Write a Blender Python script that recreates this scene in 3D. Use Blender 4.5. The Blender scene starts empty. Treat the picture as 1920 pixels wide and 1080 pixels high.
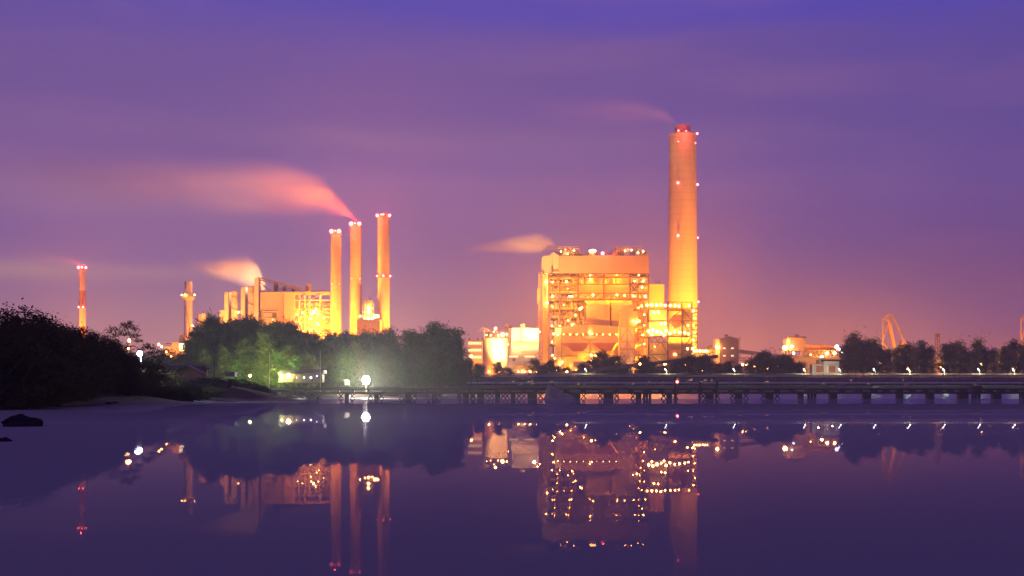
import bpy, math, random
from mathutils import Vector, noise
R = random.Random(7)
F = 2400.0; CX = 960.0; HY = 745.0; CH = 0.5          # focal length in px, horizon row, eye height
S = bpy.context.scene; COL = S.collection
def X(px, Y): return (px - CX) / F * Y
def Z(py, Y): return CH + (HY - py) / F * Y
def lin(c):
    return tuple(((v/255)/12.92 if v/255 <= .04045 else ((v/255+.055)/1.055)**2.4) for v in c)
# ---------------------------------------------------------------- camera
cam = bpy.data.cameras.new('camera'); co = bpy.data.objects.new('camera', cam); COL.objects.link(co)
co.location = (0, 0, CH); co.rotation_euler = (math.pi/2, 0, 0)
cam.sensor_width = 36; cam.lens = 36*F/1920; cam.shift_y = (HY-540)/1920
cam.clip_start = .1; cam.clip_end = 20000; S.camera = co
S.render.engine = 'CYCLES'
S.view_settings.view_transform = 'Standard'; S.view_settings.look = 'None'
S.view_settings.exposure = 0; S.view_settings.gamma = 1
cy = S.cycles
try:
    cy.use_denoising = True; cy.denoiser = 'OPENIMAGEDENOISE'
except Exception: pass
cy.use_light_tree = True; cy.sample_clamp_direct = 30; cy.sample_clamp_indirect = 4; cy.max_bounces = 5; cy.diffuse_bounces = 2; cy.glossy_bounces = 3
cy.transmission_bounces = 2; cy.volume_bounces = 2; cy.transparent_max_bounces = 6; cy.caustics_reflective = False; cy.caustics_refractive = False
cy.volume_max_steps = 64

class NT:                                             # tiny node-expression writer
    def __init__(s, tree): s.t = tree; s.n = tree.nodes; s.l = tree.links
    def put(s, sock, v):
        if isinstance(v, (int, float)): sock.default_value = v
        elif isinstance(v, tuple):
            sock.default_value = v if len(sock.default_value) == len(v) else (*v, 1)
        else: s.l.new(v, sock)
    def m(s, op, a, b=0.0, c=0.0, clamp=False):
        n = s.n.new('ShaderNodeMath'); n.operation = op; n.use_clamp = clamp
        for i, v in enumerate((a, b, c)): s.put(n.inputs[i], v)
        return n.outputs[0]
    def mix(s, f, a, b, mode='MIX'):
        n = s.n.new('ShaderNodeMix'); n.data_type = 'RGBA'; n.blend_type = mode
        s.put(n.inputs[0], f); s.put(n.inputs[6], a if not isinstance(a, tuple) else (*a, 1)[:4]); s.put(n.inputs[7], b if not isinstance(b, tuple) else (*b, 1)[:4])
        return n.outputs[2]
    def ramp(s, f, stops, interp='LINEAR'):
        n = s.n.new('ShaderNodeValToRGB'); cr = n.color_ramp; cr.interpolation = interp
        while len(cr.elements) < len(stops): cr.elements.new(.5)
        for e, (p, c) in zip(cr.elements, stops):
            e.position = p; e.color = (*c, 1) if len(c) == 3 else c
        s.put(n.inputs[0], f); return n.outputs[0]
    def noise(s, vec=None, scale=5, detail=4, rough=.5, dist=0):
        n = s.n.new('ShaderNodeTexNoise'); n.inputs['Scale'].default_value = scale; n.inputs['Detail'].default_value = detail
        n.inputs['Roughness'].default_value = rough; n.inputs['Distortion'].default_value = dist
        if vec is not None: s.l.new(vec, n.inputs['Vector'])
        return n.outputs[0]
    def xyz(s, x, y, z):
        n = s.n.new('ShaderNodeCombineXYZ')
        for i, v in enumerate((x, y, z)): s.put(n.inputs[i], v)
        return n.outputs[0]
    def sep(s, v):
        n = s.n.new('ShaderNodeSeparateXYZ'); s.l.new(v, n.inputs[0]); return n.outputs
    def coord(s, which):
        return s.n.new('ShaderNodeTexCoord').outputs[which]
    def gauss(s, a, t, a0, t0, sa, st):
        u = s.m('DIVIDE', s.m('SUBTRACT', a, a0), sa); v = s.m('DIVIDE', s.m('SUBTRACT', t, t0), st)
        q = s.m('ADD', s.m('MULTIPLY', u, u), s.m('MULTIPLY', v, v))
        return s.m('POWER', 2.71828, s.m('MULTIPLY', q, -1.0))
# ---------------------------------------------------------------- dusk sky
W = bpy.data.worlds.new('World'); S.world = W; W.use_nodes = True
w = NT(W.node_tree); w.n.clear()
d = w.sep(w.coord('Generated'))
hy = w.m('MAXIMUM', w.m('ABSOLUTE', d[1]), .05)
a = w.m('MAXIMUM', w.m('MINIMUM', w.m('DIVIDE', d[0], hy), .9), -.9)
t = w.m('DIVIDE', d[2], w.m('SQRT', w.m('ADD', w.m('MULTIPLY', d[0], d[0]), w.m('MULTIPLY', d[1], d[1]))))
band = w.noise(w.xyz(w.m('MULTIPLY', a, 2.2), w.m('MULTIPLY', t, 11.0), 0.3), 1.3, 3, .5, .6)
t2 = w.m('ADD', t, w.m('MULTIPLY', w.m('SUBTRACT', band, .5), .085))
u = w.m('MULTIPLY', w.m('MAXIMUM', t2, 0.0), 2.5, clamp=True)
def rp(stops): return w.ramp(u, [(min(1, tt*2.5), lin(c)) for tt, c in stops])
left = rp([(0, (200, 136, 132)), (.04, (190, 133, 140)), (.08, (165, 119, 150)), (.12, (142, 104, 158)), (.165, (146, 106, 162)), (.2, (120, 90, 154)), (.25, (112, 86, 153)), (.275, (104, 82, 160)), (.30, (86, 76, 175)), (.4, (74, 68, 178))])
right = rp([(0, (184, 100, 102)), (.04, (162, 94, 108)), (.08, (134, 84, 126)), (.12, (118, 80, 140)), (.165, (106, 80, 149)), (.2, (94, 76, 150)), (.25, (90, 74, 152)), (.275, (86, 73, 160)), (.30, (74, 68, 174)), (.4, (66, 60, 176))])
fa = w.m('MULTIPLY_ADD', a, 1.5, .45, clamp=True)
col = w.mix(fa, left, right)
col = w.mix(w.m('MULTIPLY', w.gauss(a, t, .07, .05, .11, .075), .62), col, lin((236, 136, 108)))
col = w.mix(w.m('MULTIPLY', w.gauss(a, t, .245, .03, .085, .045), .85), col, lin((228, 132, 100)))
col = w.mix(w.m('MULTIPLY', w.gauss(a, t, .14, .06, .04, .06), .35), col, lin((220, 120, 108)))
col = w.mix(w.m('MULTIPLY', w.gauss(a, t, -.2, .02, .17, .05), .5), col, lin((236, 160, 132)))
col = w.mix(w.m('MULTIPLY', w.gauss(a, t, .1, .02, .3, .035), .4), col, lin((232, 138, 112)))
for a0, t0, sa, st, k_ in ((-.38, .0935, .075, .0075, .42), (-.27, .094, .05, .005, .22), (-.33, .155, .11, .02, .16), (-.1, .2, .3, .012, .06)):
    col = w.mix(w.m('MULTIPLY', w.gauss(a, t, a0, t0, sa, st), k_), col, lin((222, 170, 140)))
wisp = w.noise(w.xyz(w.m('MULTIPLY', a, 1.2), w.m('MULTIPLY', t, 9.0), 4.3), 2.6, 4, .55, .4)
col = w.mix(w.m('MULTIPLY', w.m('MULTIPLY_ADD', wisp, 3.0, -1.45, clamp=True), .22), col, lin((176, 118, 150)))
bg = w.n.new('ShaderNodeBackground'); w.l.new(col, bg.inputs[0]); bg.inputs[1].default_value = 1.0
wo = w.n.new('ShaderNodeOutputWorld'); w.l.new(bg.outputs[0], wo.inputs[0])

# ---------------------------------------------------------------- materials
MATS = {}
def mat(name, base, rough=.8, metal=0, var=.25, scale=.3, bump=0, streak=0, spec=.3, seams=None):
    if name in MATS: return MATS[name]
    m = bpy.data.materials.new(name); m.use_nodes = True; n = NT(m.node_tree); n.n.clear()
    p = n.n.new('ShaderNodeBsdfPrincipled'); o = n.n.new('ShaderNodeOutputMaterial'); n.l.new(p.outputs[0], o.inputs[0])
    oc = n.coord('Object'); f = n.noise(oc, scale, 5, .6)
    if streak:
        s = n.sep(oc)
        f2 = n.noise(n.xyz(s[0], s[1], n.m('MULTIPLY', s[2], .06)), streak, 4, .6)
        f = n.m('MULTIPLY_ADD', f2, .6, n.m('MULTIPLY', f, .4))
    f = n.m('MULTIPLY_ADD', f, 2.0, -.5, clamp=True)
    lo = tuple(c*(1-var) for c in base); hi = tuple(min(1, c*(1+var)) for c in base)
    c = n.mix(f, lo, hi)
    if seams:                                          # panel or pour joints: (spacing across, spacing up, darkness)
        s = n.sep(oc)
        def line(v, sp, wd): return n.m('LESS_THAN', n.m('FRACT', n.m('DIVIDE', v, sp)), wd)
        ln = line(s[2], seams[1], seams[3] if len(seams) > 3 else .05)
        if seams[0]: ln = n.m('MAXIMUM', ln, line(n.m('ADD', s[0], s[1]), seams[0], .05))
        c = n.mix(n.m('MULTIPLY', ln, seams[2]), c, tuple(v*.45 for v in base))
    n.l.new(c, p.inputs['Base Color']); p.inputs['Roughness'].default_value = rough; p.inputs['Metallic'].default_value = metal
    p.inputs['Specular IOR Level'].default_value = spec
    if bump:
        b = n.n.new('ShaderNodeBump'); b.inputs['Strength'].default_value = bump; b.inputs['Distance'].default_value = .3
        n.l.new(n.noise(oc, scale*6, 5, .6), b.inputs['Height']); n.l.new(b.outputs[0], p.inputs['Normal'])
    MATS[name] = m; return m
def glow(name, colr, strength):
    if name in MATS: return MATS[name]
    m = bpy.data.materials.new(name); m.use_nodes = True; n = NT(m.node_tree); n.n.clear()
    e = n.n.new('ShaderNodeEmission'); e.inputs[0].default_value = (*colr, 1); e.inputs[1].default_value = strength
    o = n.n.new('ShaderNodeOutputMaterial'); n.l.new(e.outputs[0], o.inputs[0]); MATS[name] = m; return m
SOD = (1, .265, .008)
clad = mat('pale_cladding', (.50, .35, .17), .6, var=.10, scale=.05, streak=.25, seams=(4.2, 300, .22))
clad2 = mat('cream_cladding', (.60, .48, .27), .6, var=.10, scale=.08, streak=.3, seams=(6, 6, .25))
steel = mat('painted_steel', (.30, .21, .13), .6, var=.2)
fsteel = mat('frame_steel', (.17, .10, .055), .6, var=.2)
dsteel = mat('dark_steel', (.12, .09, .08), .6, var=.3)
duct = mat('duct_casing', (.46, .36, .16), .55, var=.18, scale=.15, streak=.5, seams=(2.4, 9, .22))
conc = mat('concrete_shaft', (.46, .38, .22), .85, var=.14, scale=.05, streak=.35, seams=(0, 5.5, .28, .10))
white = mat('white_panel', (.70, .62, .50), .6, var=.06, scale=.05, streak=.2, seams=(8, 5, .16))
dark = mat('dark_roofing', (.06, .05, .06), .7)
rust = mat('rusty_plate', (.30, .13, .07), .8, var=.3)
wet = mat('tarred_timber', (.020, .013, .012), .8, var=.4, scale=1.5)
concp = mat('stained_concrete', (.20, .16, .15), .9, var=.3, scale=.8)
pipe = mat('galvanised_pipe', (.50, .48, .46), .4, metal=.3, var=.2, scale=.5)
bark = mat('bark', (.06, .045, .035), .9, var=.3, scale=2)
redp = mat('red_band_paint', (.42, .22, .12), .7, var=.1)
whp = mat('white_band_paint', (.66, .56, .40), .7, var=.1)
yel = mat('crane_paint', (.60, .30, .09), .6, var=.15)
rockm = mat('rock', (.042, .032, .032), .95, var=.6, scale=3, bump=.9, spec=.1)
prock = mat('pale_rock', (.24, .17, .15), .9, var=.3, scale=.8, bump=.4)
def leafmat(name, c1, c2):
    m = bpy.data.materials.new(name); m.use_nodes = True; n = NT(m.node_tree); n.n.clear()
    f = n.noise(n.coord('Object'), 9, 3, .6); c = n.ramp(f, [(.3, c1), (.7, c2)])
    di = n.n.new('ShaderNodeBsdfDiffuse'); tr = n.n.new('ShaderNodeBsdfTranslucent'); mx = n.n.new('ShaderNodeMixShader'); mx.inputs[0].default_value = .3
    n.l.new(c, di.inputs[0]); n.l.new(c, tr.inputs[0]); n.l.new(di.outputs[0], mx.inputs[1]); n.l.new(tr.outputs[0], mx.inputs[2])
    o = n.n.new('ShaderNodeOutputMaterial'); n.l.new(mx.outputs[0], o.inputs[0]); return m
needle = leafmat('casuarina_needles', (.035, .05, .018), (.11, .14, .045))
needle2 = leafmat('browner_needles', (.05, .045, .02), (.12, .11, .045))
bushl = leafmat('shrub_leaves', (.030, .028, .014), (.08, .065, .03))

# ---------------------------------------------------------------- mesh writer
class MB:
    def __init__(s): s.v = []; s.f = []; s.mi = []; s.cur = 0; s.k = 0
    def face(s, idx): s.f.append(idx); s.mi.append(s.cur)
    def hexa(s, p):
        b = len(s.v); s.v += [tuple(q) for q in p]
        for q in ((0,3,2,1), (4,5,6,7), (0,1,5,4), (1,2,6,5), (2,3,7,6), (3,0,4,7)): s.face([b+i for i in q])
    def box(s, x0, x1, y0, y1, z0, z1):
        s.k += 1; e = (s.k*7 % 23)*.0016+.001
        x0, x1 = min(x0, x1)-e, max(x0, x1)+e; y0, y1 = min(y0, y1)-e, max(y0, y1)+e; z0, z1 = min(z0, z1)-e, max(z0, z1)+e
        s.hexa([(x0,y0,z0),(x1,y0,z0),(x1,y1,z0),(x0,y1,z0),(x0,y0,z1),(x1,y0,z1),(x1,y1,z1),(x0,y1,z1)])
    def pb(s, px0, px1, py0, py1, Y, D): s.box(X(px0, Y), X(px1, Y), Y, Y+D, Z(py0, Y), Z(py1, Y))   # a box whose near face spans these bearings at distance Y
    def beam(s, p, q, w_, h_=None):
        p = Vector(p); q = Vector(q); dd = (q-p); h_ = h_ or w_
        if dd.length < 1e-4: return
        dd.normalize(); up = Vector((0, 0, 1)) if abs(dd.z) < .95 else Vector((0, 1, 0))
        s.k += 1; e = (s.k*5 % 17)*.0021
        sx = dd.cross(up).normalized()*(w_/2+e); sz = sx.cross(dd).normalized()*(h_/2+e)
        s.hexa([p-sx-sz, p+sx-sz, p+sx+sz, p-sx+sz, q-sx-sz, q+sx-sz, q+sx+sz, q-sx+sz])
    def bp(s, px0, py0, px1, py1, Y, w_): s.beam((X(px0,Y), Y, Z(py0,Y)), (X(px1,Y), Y, Z(py1,Y)), w_)
    def tube(s, pts, rad, n=8, cap=True):
        pts = [Vector(p) for p in pts]; rings = []
        rad = rad if isinstance(rad, (list, tuple)) else [rad]*len(pts)
        pr = None
        for i, p in enumerate(pts):
            dd = (pts[min(i+1, len(pts)-1)]-pts[max(i-1, 0)]).normalized()
            if pr is None: pr = dd.orthogonal().normalized()
            pr = (pr-dd*pr.dot(dd)).normalized(); bn = dd.cross(pr); b = len(s.v)
            for k in range(n):
                an = 2*math.pi*k/n; s.v.append(tuple(p+pr*math.cos(an)*rad[i]+bn*math.sin(an)*rad[i]))
            rings.append(b)
        for i in range(len(rings)-1):
            for k in range(n): s.face([rings[i]+k, rings[i]+(k+1) % n, rings[i+1]+(k+1) % n, rings[i+1]+k])
        if cap:
            for q, rev in ((rings[0], True), (rings[-1], False)):
                b = len(s.v); s.v += [s.v[q+k] for k in range(n)]; f_ = [b+k for k in range(n)]; s.face(f_[::-1] if rev else f_)
    def cyl(s, x, y, z0, z1, r0, r1=None, n=24): s.tube([(x, y, z0), (x, y, z1)], [r0, r0 if r1 is None else r1], n)
    def ball(s, c, r, n=8, m=5, sq=(1, 1, 1)):
        b = len(s.v)
        for i in range(m+1):
            th = math.pi*i/m
            for k in range(n):
                ph = 2*math.pi*k/n
                s.v.append((c[0]+r*sq[0]*math.sin(th)*math.cos(ph), c[1]+r*sq[1]*math.sin(th)*math.sin(ph), c[2]+r*sq[2]*math.cos(th)))
        for i in range(m):
            for k in range(n):
                q = [b+i*n+k, b+(i+1)*n+k, b+(i+1)*n+(k+1) % n, b+i*n+(k+1) % n]
                if i == 0: q = [q[0], q[1], q[2]]
                if i == m-1: q = [q[0], q[1], q[3]]
                s.face(q)
    def prism(s, poly, y0, y1):                        # outline in x,z carried from y0 to y1
        b = len(s.v); n = len(poly)
        s.v += [(x, y0, z) for x, z in poly]+[(x, y1, z) for x, z in poly]
        s.face([b+i for i in range(n)]); s.face([b+n+i for i in range(n)][::-1])
        for i in range(n): s.face([b+i, b+n+i, b+n+(i+1) % n, b+(i+1) % n])
    def pp(s, pts, Y, D): s.prism([(X(a_, Y), Z(b_, Y)) for a_, b_ in pts], Y, Y+D)
    def build(s, name, m, parent=None, loc=None, smooth=False, mats=None):
        me = bpy.data.meshes.new(name)
        o0 = Vector(loc) if loc else (Vector(parent['_o']) if parent is not None and '_o' in parent else Vector((0, 0, 0)))
        me.from_pydata([tuple(Vector(v)-o0) for v in s.v], [], s.f); me.validate(); me.update()
        for mm in (mats or [m]): me.materials.append(mm)
        if mats and len(s.mi) == len(me.polygons): me.polygons.foreach_set('material_index', s.mi)
        if smooth: me.polygons.foreach_set('use_smooth', [True]*len(me.polygons))
        o = bpy.data.objects.new(name, me); COL.objects.link(o)
        if parent is not None: o.parent = parent; o['_o'] = list(o0)
        elif loc: o.location = loc; o['_o'] = list(loc)
        else: o['_o'] = [0, 0, 0]
        return o
def tag(o, label=None, cat=None, group=None, kind=None):
    if label: o['label'] = label
    if cat: o['category'] = cat
    if group: o['group'] = group
    if kind: o['kind'] = kind
    return o
def thing(name, loc, label, cat, group=None):
    o = bpy.data.objects.new(name, None); COL.objects.link(o); o.location = loc; o['_o'] = list(loc); o.empty_display_size = .5
    return tag(o, label, cat, group)
def copy_tree(o, parent=None):
    c = o.copy(); COL.objects.link(c)
    if parent is not None: c.parent = parent
    for ch in list(o.children): copy_tree(ch, c)
    return c
def light(kind, loc, colr, power, parent=None, size=.5, aim=None, cone=60, blend=.6, name='light'):
    l = bpy.data.lights.new(name, kind); l.color = colr; l.energy = power*(6.5 if colr == SOD else 1); l.shadow_soft_size = size
    o = bpy.data.objects.new(name, l); COL.objects.link(o)
    o.location = Vector(loc)
    if kind == 'SPOT':
        l.spot_size = math.radians(cone); l.spot_blend = blend
        o.rotation_euler = (Vector(aim)-Vector(loc)).to_track_quat('-Z', 'Y').to_euler()
    if parent is not None: o.parent = parent; o.location = Vector(loc)-Vector(parent['_o'])
    return o
g_s = glow('sodium_lamp', (1, .42, .08), 170); g_s2 = glow('sodium_lamp_small', (1, .42, .08), 110); g_w = glow('white_lamp', (.85, .95, 1), 9)
g_hot = glow('white_floodlight', (1, 1, .88), 260); g_r = glow('red_beacon_lamp', (1, .075, .07), 26); g_y = glow('yellow_lamp', (.95, .9, .25), 90)
g_o = glow('orange_lamp', (1, .35, .08), 60); g_win = glow('lit_window', (1, .66, .28), 2.2)
def bulb(px, py, Y, r, m, parent, name='lamp', sq=(1, 1, 1)):
    b = MB(); b.ball((X(px, Y), Y, Z(py, Y)), r, 8, 5, sq); return b.build(name, m, parent, smooth=True)

# ---------------------------------------------------------------- terrain
SH = [(-24, 8), (-23.6, 45), (-24, 60), (-26.5, 75), (-29.6, 100), (-35, 150), (-46, 230), (-58, 330), (-67, 418), (-52, 440), (-22, 452), (-20, 530), (-20, 3000)]
def inland(x, y):                                      # signed distance inside the left-hand shore
    best = 1e9; bx = 1e9
    for (x0, y0), (x1, y1) in zip(SH, SH[1:]):
        dx, dy = x1-x0, y1-y0; q = max(0, min(1, ((x-x0)*dx+(y-y0)*dy)/(dx*dx+dy*dy)))
        dd = math.hypot(x-x0-q*dx, y-y0-q*dy); best = min(best, dd)
        if y0 <= y < y1: bx = x0+(x1-x0)*(y-y0)/(y1-y0)
    if y < 8: bx = -24
    return best if x < bx else -best
def ip(x, pts):
    if x <= pts[0][0]: return pts[0][1]
    for (a0, b0), (a1, b1) in zip(pts, pts[1:]):
        if x <= a1: return b0+(b1-b0)*(x-a0)/(a1-a0)
    return pts[-1][1]
def ground(x, y):
    dl = inland(x, y)
    h1 = ip(dl, [(-30, -1.5), (0, 0), (5, .22), (11, 1.3), (20, 3.0), (40, 3.9), (90, 5.5), (150, 6.2)])
    h2 = ip(y-425+4*noise.noise((x*.02, 3, 1)), [(-30, -1.5), (0, 0), (92, 2.6), (104, 3.4), (135, 5.2), (165, 6.3)])
    h = max(h1, h2)
    if h > .05: h += (noise.noise((x*.12, y*.12, 0))*.5+noise.noise((x*.5, y*.5, 5))*.14)*min(1, max(0, (h-.3))/1.5)
    h += 2.0*math.exp(-((x+80)/10)**2-((y-385)/30)**2)
    h += 2.2*math.exp(-((x+41)/9)**2-((y-175)/30)**2)
    h += 3.2*math.exp(-((x+36)/7)**2-((y-85)/22)**2)
    return h
tb = MB()
ys = [-60, -30, 0, 15]
yy = 24
while yy < 3200: ys.append(yy); yy *= 1.022 if yy < 700 else 1.12
us = [-4000, -2400]+[(-1500+k*13) for k in range(int(4100/13))]+[3400, 5000]
nu = len(us)
for y in ys:
    for u_ in us:
        x = (u_-CX)/F*max(y, 24)
        tb.v.append((x, y, ground(x, y)))
for j in range(len(ys)-1):
    for i in range(nu-1):
        q = [j*nu+i, j*nu+i+1, (j+1)*nu+i+1, (j+1)*nu+i]
        z = max(tb.v[k][2] for k in q)
        if z < -1.2: continue
        far = tb.v[q[0]][1] > 424
        tb.cur = 1 if (far and z < 2.65 and tb.v[q[0]][0] > -67) else (2 if z < .5 else 0)
        tb.face(q)
soil = mat('dark_soil', (.030, .020, .018), .95, var=.5, scale=.35, bump=.5, spec=.1)
mud = mat('wet_mud', (.12, .075, .085), .36, var=.12, scale=.12, bump=.04, spec=.5)
gr = tb.build('ground', None, mats=[soil, mud, mat('shore_mud', (.032, .020, .026), .8, var=.3, scale=.6, bump=.3, spec=.2)], smooth=True); tag(gr, kind='structure')
del tb
# water: silty tidal water, base painted paler with distance, mirror only towards grazing
wm = bpy.data.materials.new('still_water'); wm.use_nodes = True; n = NT(wm.node_tree); n.n.clear()
fr = n.n.new('ShaderNodeFresnel'); fr.inputs[0].default_value = 1.33
gl = n.n.new('ShaderNodeBsdfGlossy'); gl.inputs['Roughness'].default_value = .008; gl.inputs['Color'].default_value = (.70, .62, .80, 1)
df = n.n.new('ShaderNodeBsdfDiffuse')
geo = n.n.new('ShaderNodeNewGeometry').outputs['Position']
water_tone = n.noise(geo, .05, 3, .5)
near = n.m('MULTIPLY_ADD', n.sep(geo)[1], 1/22, -.2, clamp=True)  # brightness painted into the base colour, rising with distance
n.l.new(n.mix(near, n.mix(water_tone, (.28, .27, .17), (.36, .33, .20)), n.mix(water_tone, (.58, .49, .31), (.72, .61, .38))), df.inputs[0])
bmp = n.n.new('ShaderNodeBump'); bmp.inputs['Strength'].default_value = .001; bmp.inputs['Distance'].default_value = .01
sp = n.sep(geo); n.l.new(n.noise(n.xyz(n.m('MULTIPLY', sp[0], .25), sp[1], 0.0), .9, 3, .6), bmp.inputs['Height'])
n.l.new(bmp.outputs[0], gl.inputs['Normal'])
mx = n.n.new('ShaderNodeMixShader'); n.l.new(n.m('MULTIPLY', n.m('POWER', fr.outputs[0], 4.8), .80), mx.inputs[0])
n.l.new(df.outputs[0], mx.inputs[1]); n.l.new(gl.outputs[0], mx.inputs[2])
o = n.n.new('ShaderNodeOutputMaterial'); n.l.new(mx.outputs[0], o.inputs[0])
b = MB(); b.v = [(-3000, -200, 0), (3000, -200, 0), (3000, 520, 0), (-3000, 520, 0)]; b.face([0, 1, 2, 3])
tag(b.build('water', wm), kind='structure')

# ---------------------------------------------------------------- tall chimneys
def beacon(parent, px, py, Y, r=.9):
    b = MB(); x, z = X(px, Y), Z(py, Y); b.ball((x, Y, z), r, 8, 5)
    o = b.build('beacon', g_r, parent, smooth=True)
    return o
def chimney(name, label, px0, px1, topy, boty_half, Y, base_z, cap=None, lights=(), power=1.0, bands=None, group=None, floods=True, side=0):
    xc = X((px0+px1)/2, Y); rt = X(px1, Y)-xc; rb = rt*boty_half; zt = Z(topy, Y)
    t_ = thing(name, (xc, Y, base_z), label, 'chimney', group)
    N = 40
    if bands is None:
        b = MB(); b.tube([(xc, Y, base_z+(zt-base_z)*k/12) for k in range(13)], [rb+(rt-rb)*k/12 for k in range(13)], N)
        b.build('shaft', conc, t_, smooth=True)
    else:
        for p0, p1, m_ in bands:
            b = MB(); k0, k1 = (Z(p0, Y)-base_z)/(zt-base_z), (Z(p1, Y)-base_z)/(zt-base_z)
            b.tube([(xc, Y, Z(p0, Y)), (xc, Y, Z(p1, Y))], [rb+(rt-rb)*k0, rb+(rt-rb)*k1], 24); b.build('painted_band', m_, t_, smooth=True)
    b = MB()                                            # gallery rings and ladder rail
    ringz = [zt-.8] + [Z(l[1], Y)-1.5 for l in lights if l[3]]
    for z in ringz:
        k = (z-base_z)/(zt-base_z); r = rb+(rt-rb)*k
        b.cyl(xc, Y, z, z+.5, r+.5, r+.5, N)
        for q in range(20):
            an = q/20*2*math.pi; cx_, cy_ = xc+(r+.45)*math.cos(an), Y+(r+.45)*math.sin(an); b.beam((cx_, cy_, z+.5), (cx_, cy_, z+1.7), .12)
    b.build('gallery', steel, t_)
    b = MB(); r0, r1 = rb+.35, rt+.35
    for dx in (-.3, .3): b.beam((xc-r0*.93+dx, Y-r0*.37, base_z), (xc-r1*.93+dx, Y-r1*.37, zt), .14)
    b.build('ladder', steel, t_)
    light('POINT', (xc, Y-rt*1.6, zt+(3 if not cap else -3)), (1, .05, .06), (1.1e5 if not cap else 1.2e4), t_, .8, name='beacon_light')
    if cap:
        b = MB(); cxx = X((cap[0]+cap[1])/2, Y); cr = X(cap[1], Y)-cxx; z1 = Z(cap[2], Y)
        b.tube([(cxx, Y, zt-.5), (cxx, Y, z1-.6), (cxx, Y, z1-.6), (cxx, Y, z1)], [cr, cr, cr*1.08, cr*1.08], 32); b.build('flue', conc, t_, smooth=False)
    for (lx, ly, r, _) in lights:
        k = (Z(ly, Y)-base_z)/(zt-base_z); rr = rb+(rt-rb)*k
        x = X(lx, Y); dx = max(-.999, min(.999, (x-xc)/(rr+r))); yo = -(rr+r)*math.sqrt(1-dx*dx)
        b = MB(); b.ball((xc+dx*(rr+r), Y+yo, Z(ly, Y)), r, 8, 5); b.build('beacon', g_r, t_, smooth=True)
    if floods:
        H = zt-base_z
        for sx, kk, colr in ((-1, 1.0, SOD), (1, .8, SOD), (-.15, .55, SOD)):
            p = (xc+sx*(rb*3.2+H*.10), Y-rb*1.6-H*.07, base_z+4)
            light('SPOT', p, colr, 3.3e5*power*kk*(H/120)**2*(1+side*sx), t_, size=1.2, aim=(xc, Y, base_z+H*.62), cone=82, blend=.9, name='floodlight')
    return t_
GZ = 6.3
chimney('chimney', 'tallest chimney, wide concrete shaft with a short inner flue, beside the brightly lit boiler house', 1255, 1305, 252, 1.14, 1010, GZ,
        cap=(1265, 1294, 237), lights=[(1306, 252, .9, 0), (1269, 250, .7, 0), (1283, 251, .5, 0), (1268, 347, 1.0, 0), (1307, 347, .9, 0), (1268, 445, 1.0, 0), (1308, 446, .7, 0), (1269, 270, .45, 0), (1302, 271, .45, 0), (1309, 566, .8, 0)], power=1.25, side=-.35)
L3 = [(0, .5)]
chimney('chimney', 'shortest and leftmost of three slim chimneys, at the end of the open steel frame', 620.5, 639.5, 432, 1.08, 1200, GZ,
        lights=[(623, 435, 1.9, 1), (637, 435, 1.9, 0), (630, 434, .7, 0), (623.5, 533, .4, 0), (637, 533, .4, 0)], group='three slim chimneys', power=1.35)
chimney('chimney', 'middle one of the three slim chimneys, trailing a long plume of smoke', 657, 677.5, 418, 1.08, 1210, GZ,
        lights=[(660, 421, 1.9, 1), (675, 421, 1.8, 0), (667, 420, .7, 0), (661, 523, .4, 0), (676, 523, .4, 0)], group='three slim chimneys', power=1.35)
chimney('chimney', 'tallest and rightmost of the three slim chimneys, with red lights halfway up', 708.5, 730.5, 402, 1.05, 1205, GZ,
        lights=[(708, 405, 1.4, 1), (716, 404, .8, 0), (720, 404, .9, 0), (731, 405, 1.4, 0), (708, 518, .9, 1), (720, 518, 1.0, 0), (732, 518, .9, 0), (709, 627, .8, 0), (720, 627, .9, 0), (731, 627, .9, 0)], group='three slim chimneys', power=1.2)
chimney('striped_chimney', 'slender red and white banded chimney rising alone behind the dark hillside', 149.5, 160.5, 498, 1.12, 1500, GZ,
        lights=[(149, 502, 1.7, 0), (156, 502, 1.4, 0), (162, 502, 1.5, 0), (149, 576, 1.1, 0), (158, 576, 1.2, 0)], bands=[(738, 612, redp), (612, 577, whp), (577, 545, redp), (545, 507, whp), (507, 498, redp)], power=1.2)

# ---------------------------------------------------------------- main boiler house
Y0 = 960
def frame_grid(b, cols, rows, Y, w_=1.2, D=0):
    for c in cols: b.beam((X(c, Y), Y+D, Z(rows[-1], Y)), (X(c, Y), Y+D, Z(rows[0], Y)), w_)
    for r_ in rows: b.beam((X(cols[0], Y), Y+D, Z(r_, Y)), (X(cols[-1], Y), Y+D, Z(r_, Y)), w_*.8)
bh = thing('boiler_house', (X(1130, Y0), Y0, GZ), 'huge bright boiler house with orange clad top and open steel floors, beside the tallest chimney', 'boiler house')
b = MB()
Yt = Y0-1
b.pp([(1048, 479.5), (1217, 479), (1217, 512), (1048, 512)], Yt, 55)
b.build('upper_cladding', clad, bh)
b = MB(); b.pp([(1037, 472.5), (1048.2, 479), (1048.2, 513), (1037, 513)], Yt+3, 50); b.pp([(1032, 477), (1037, 473), (1037, 514), (1032, 514)], Yt+6, 45)
b.pp([(1016, 484), (1019, 480), (1032.3, 479), (1032.3, 514), (1016, 514)], Yt+9, 40); b.build('corner_cladding', clad2, bh)
b = MB(); b.pb(1018, 1030.5, 700, 512, Y0+11, 34); b.build('side_wall', clad2, bh)
b = MB(); b.pb(1050, 1214, 700, 513, Y0+46, 5); b.pb(1085, 1181, 562, 514, Y0+20, 24)
b.build('inner_wall', duct, bh)
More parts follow.
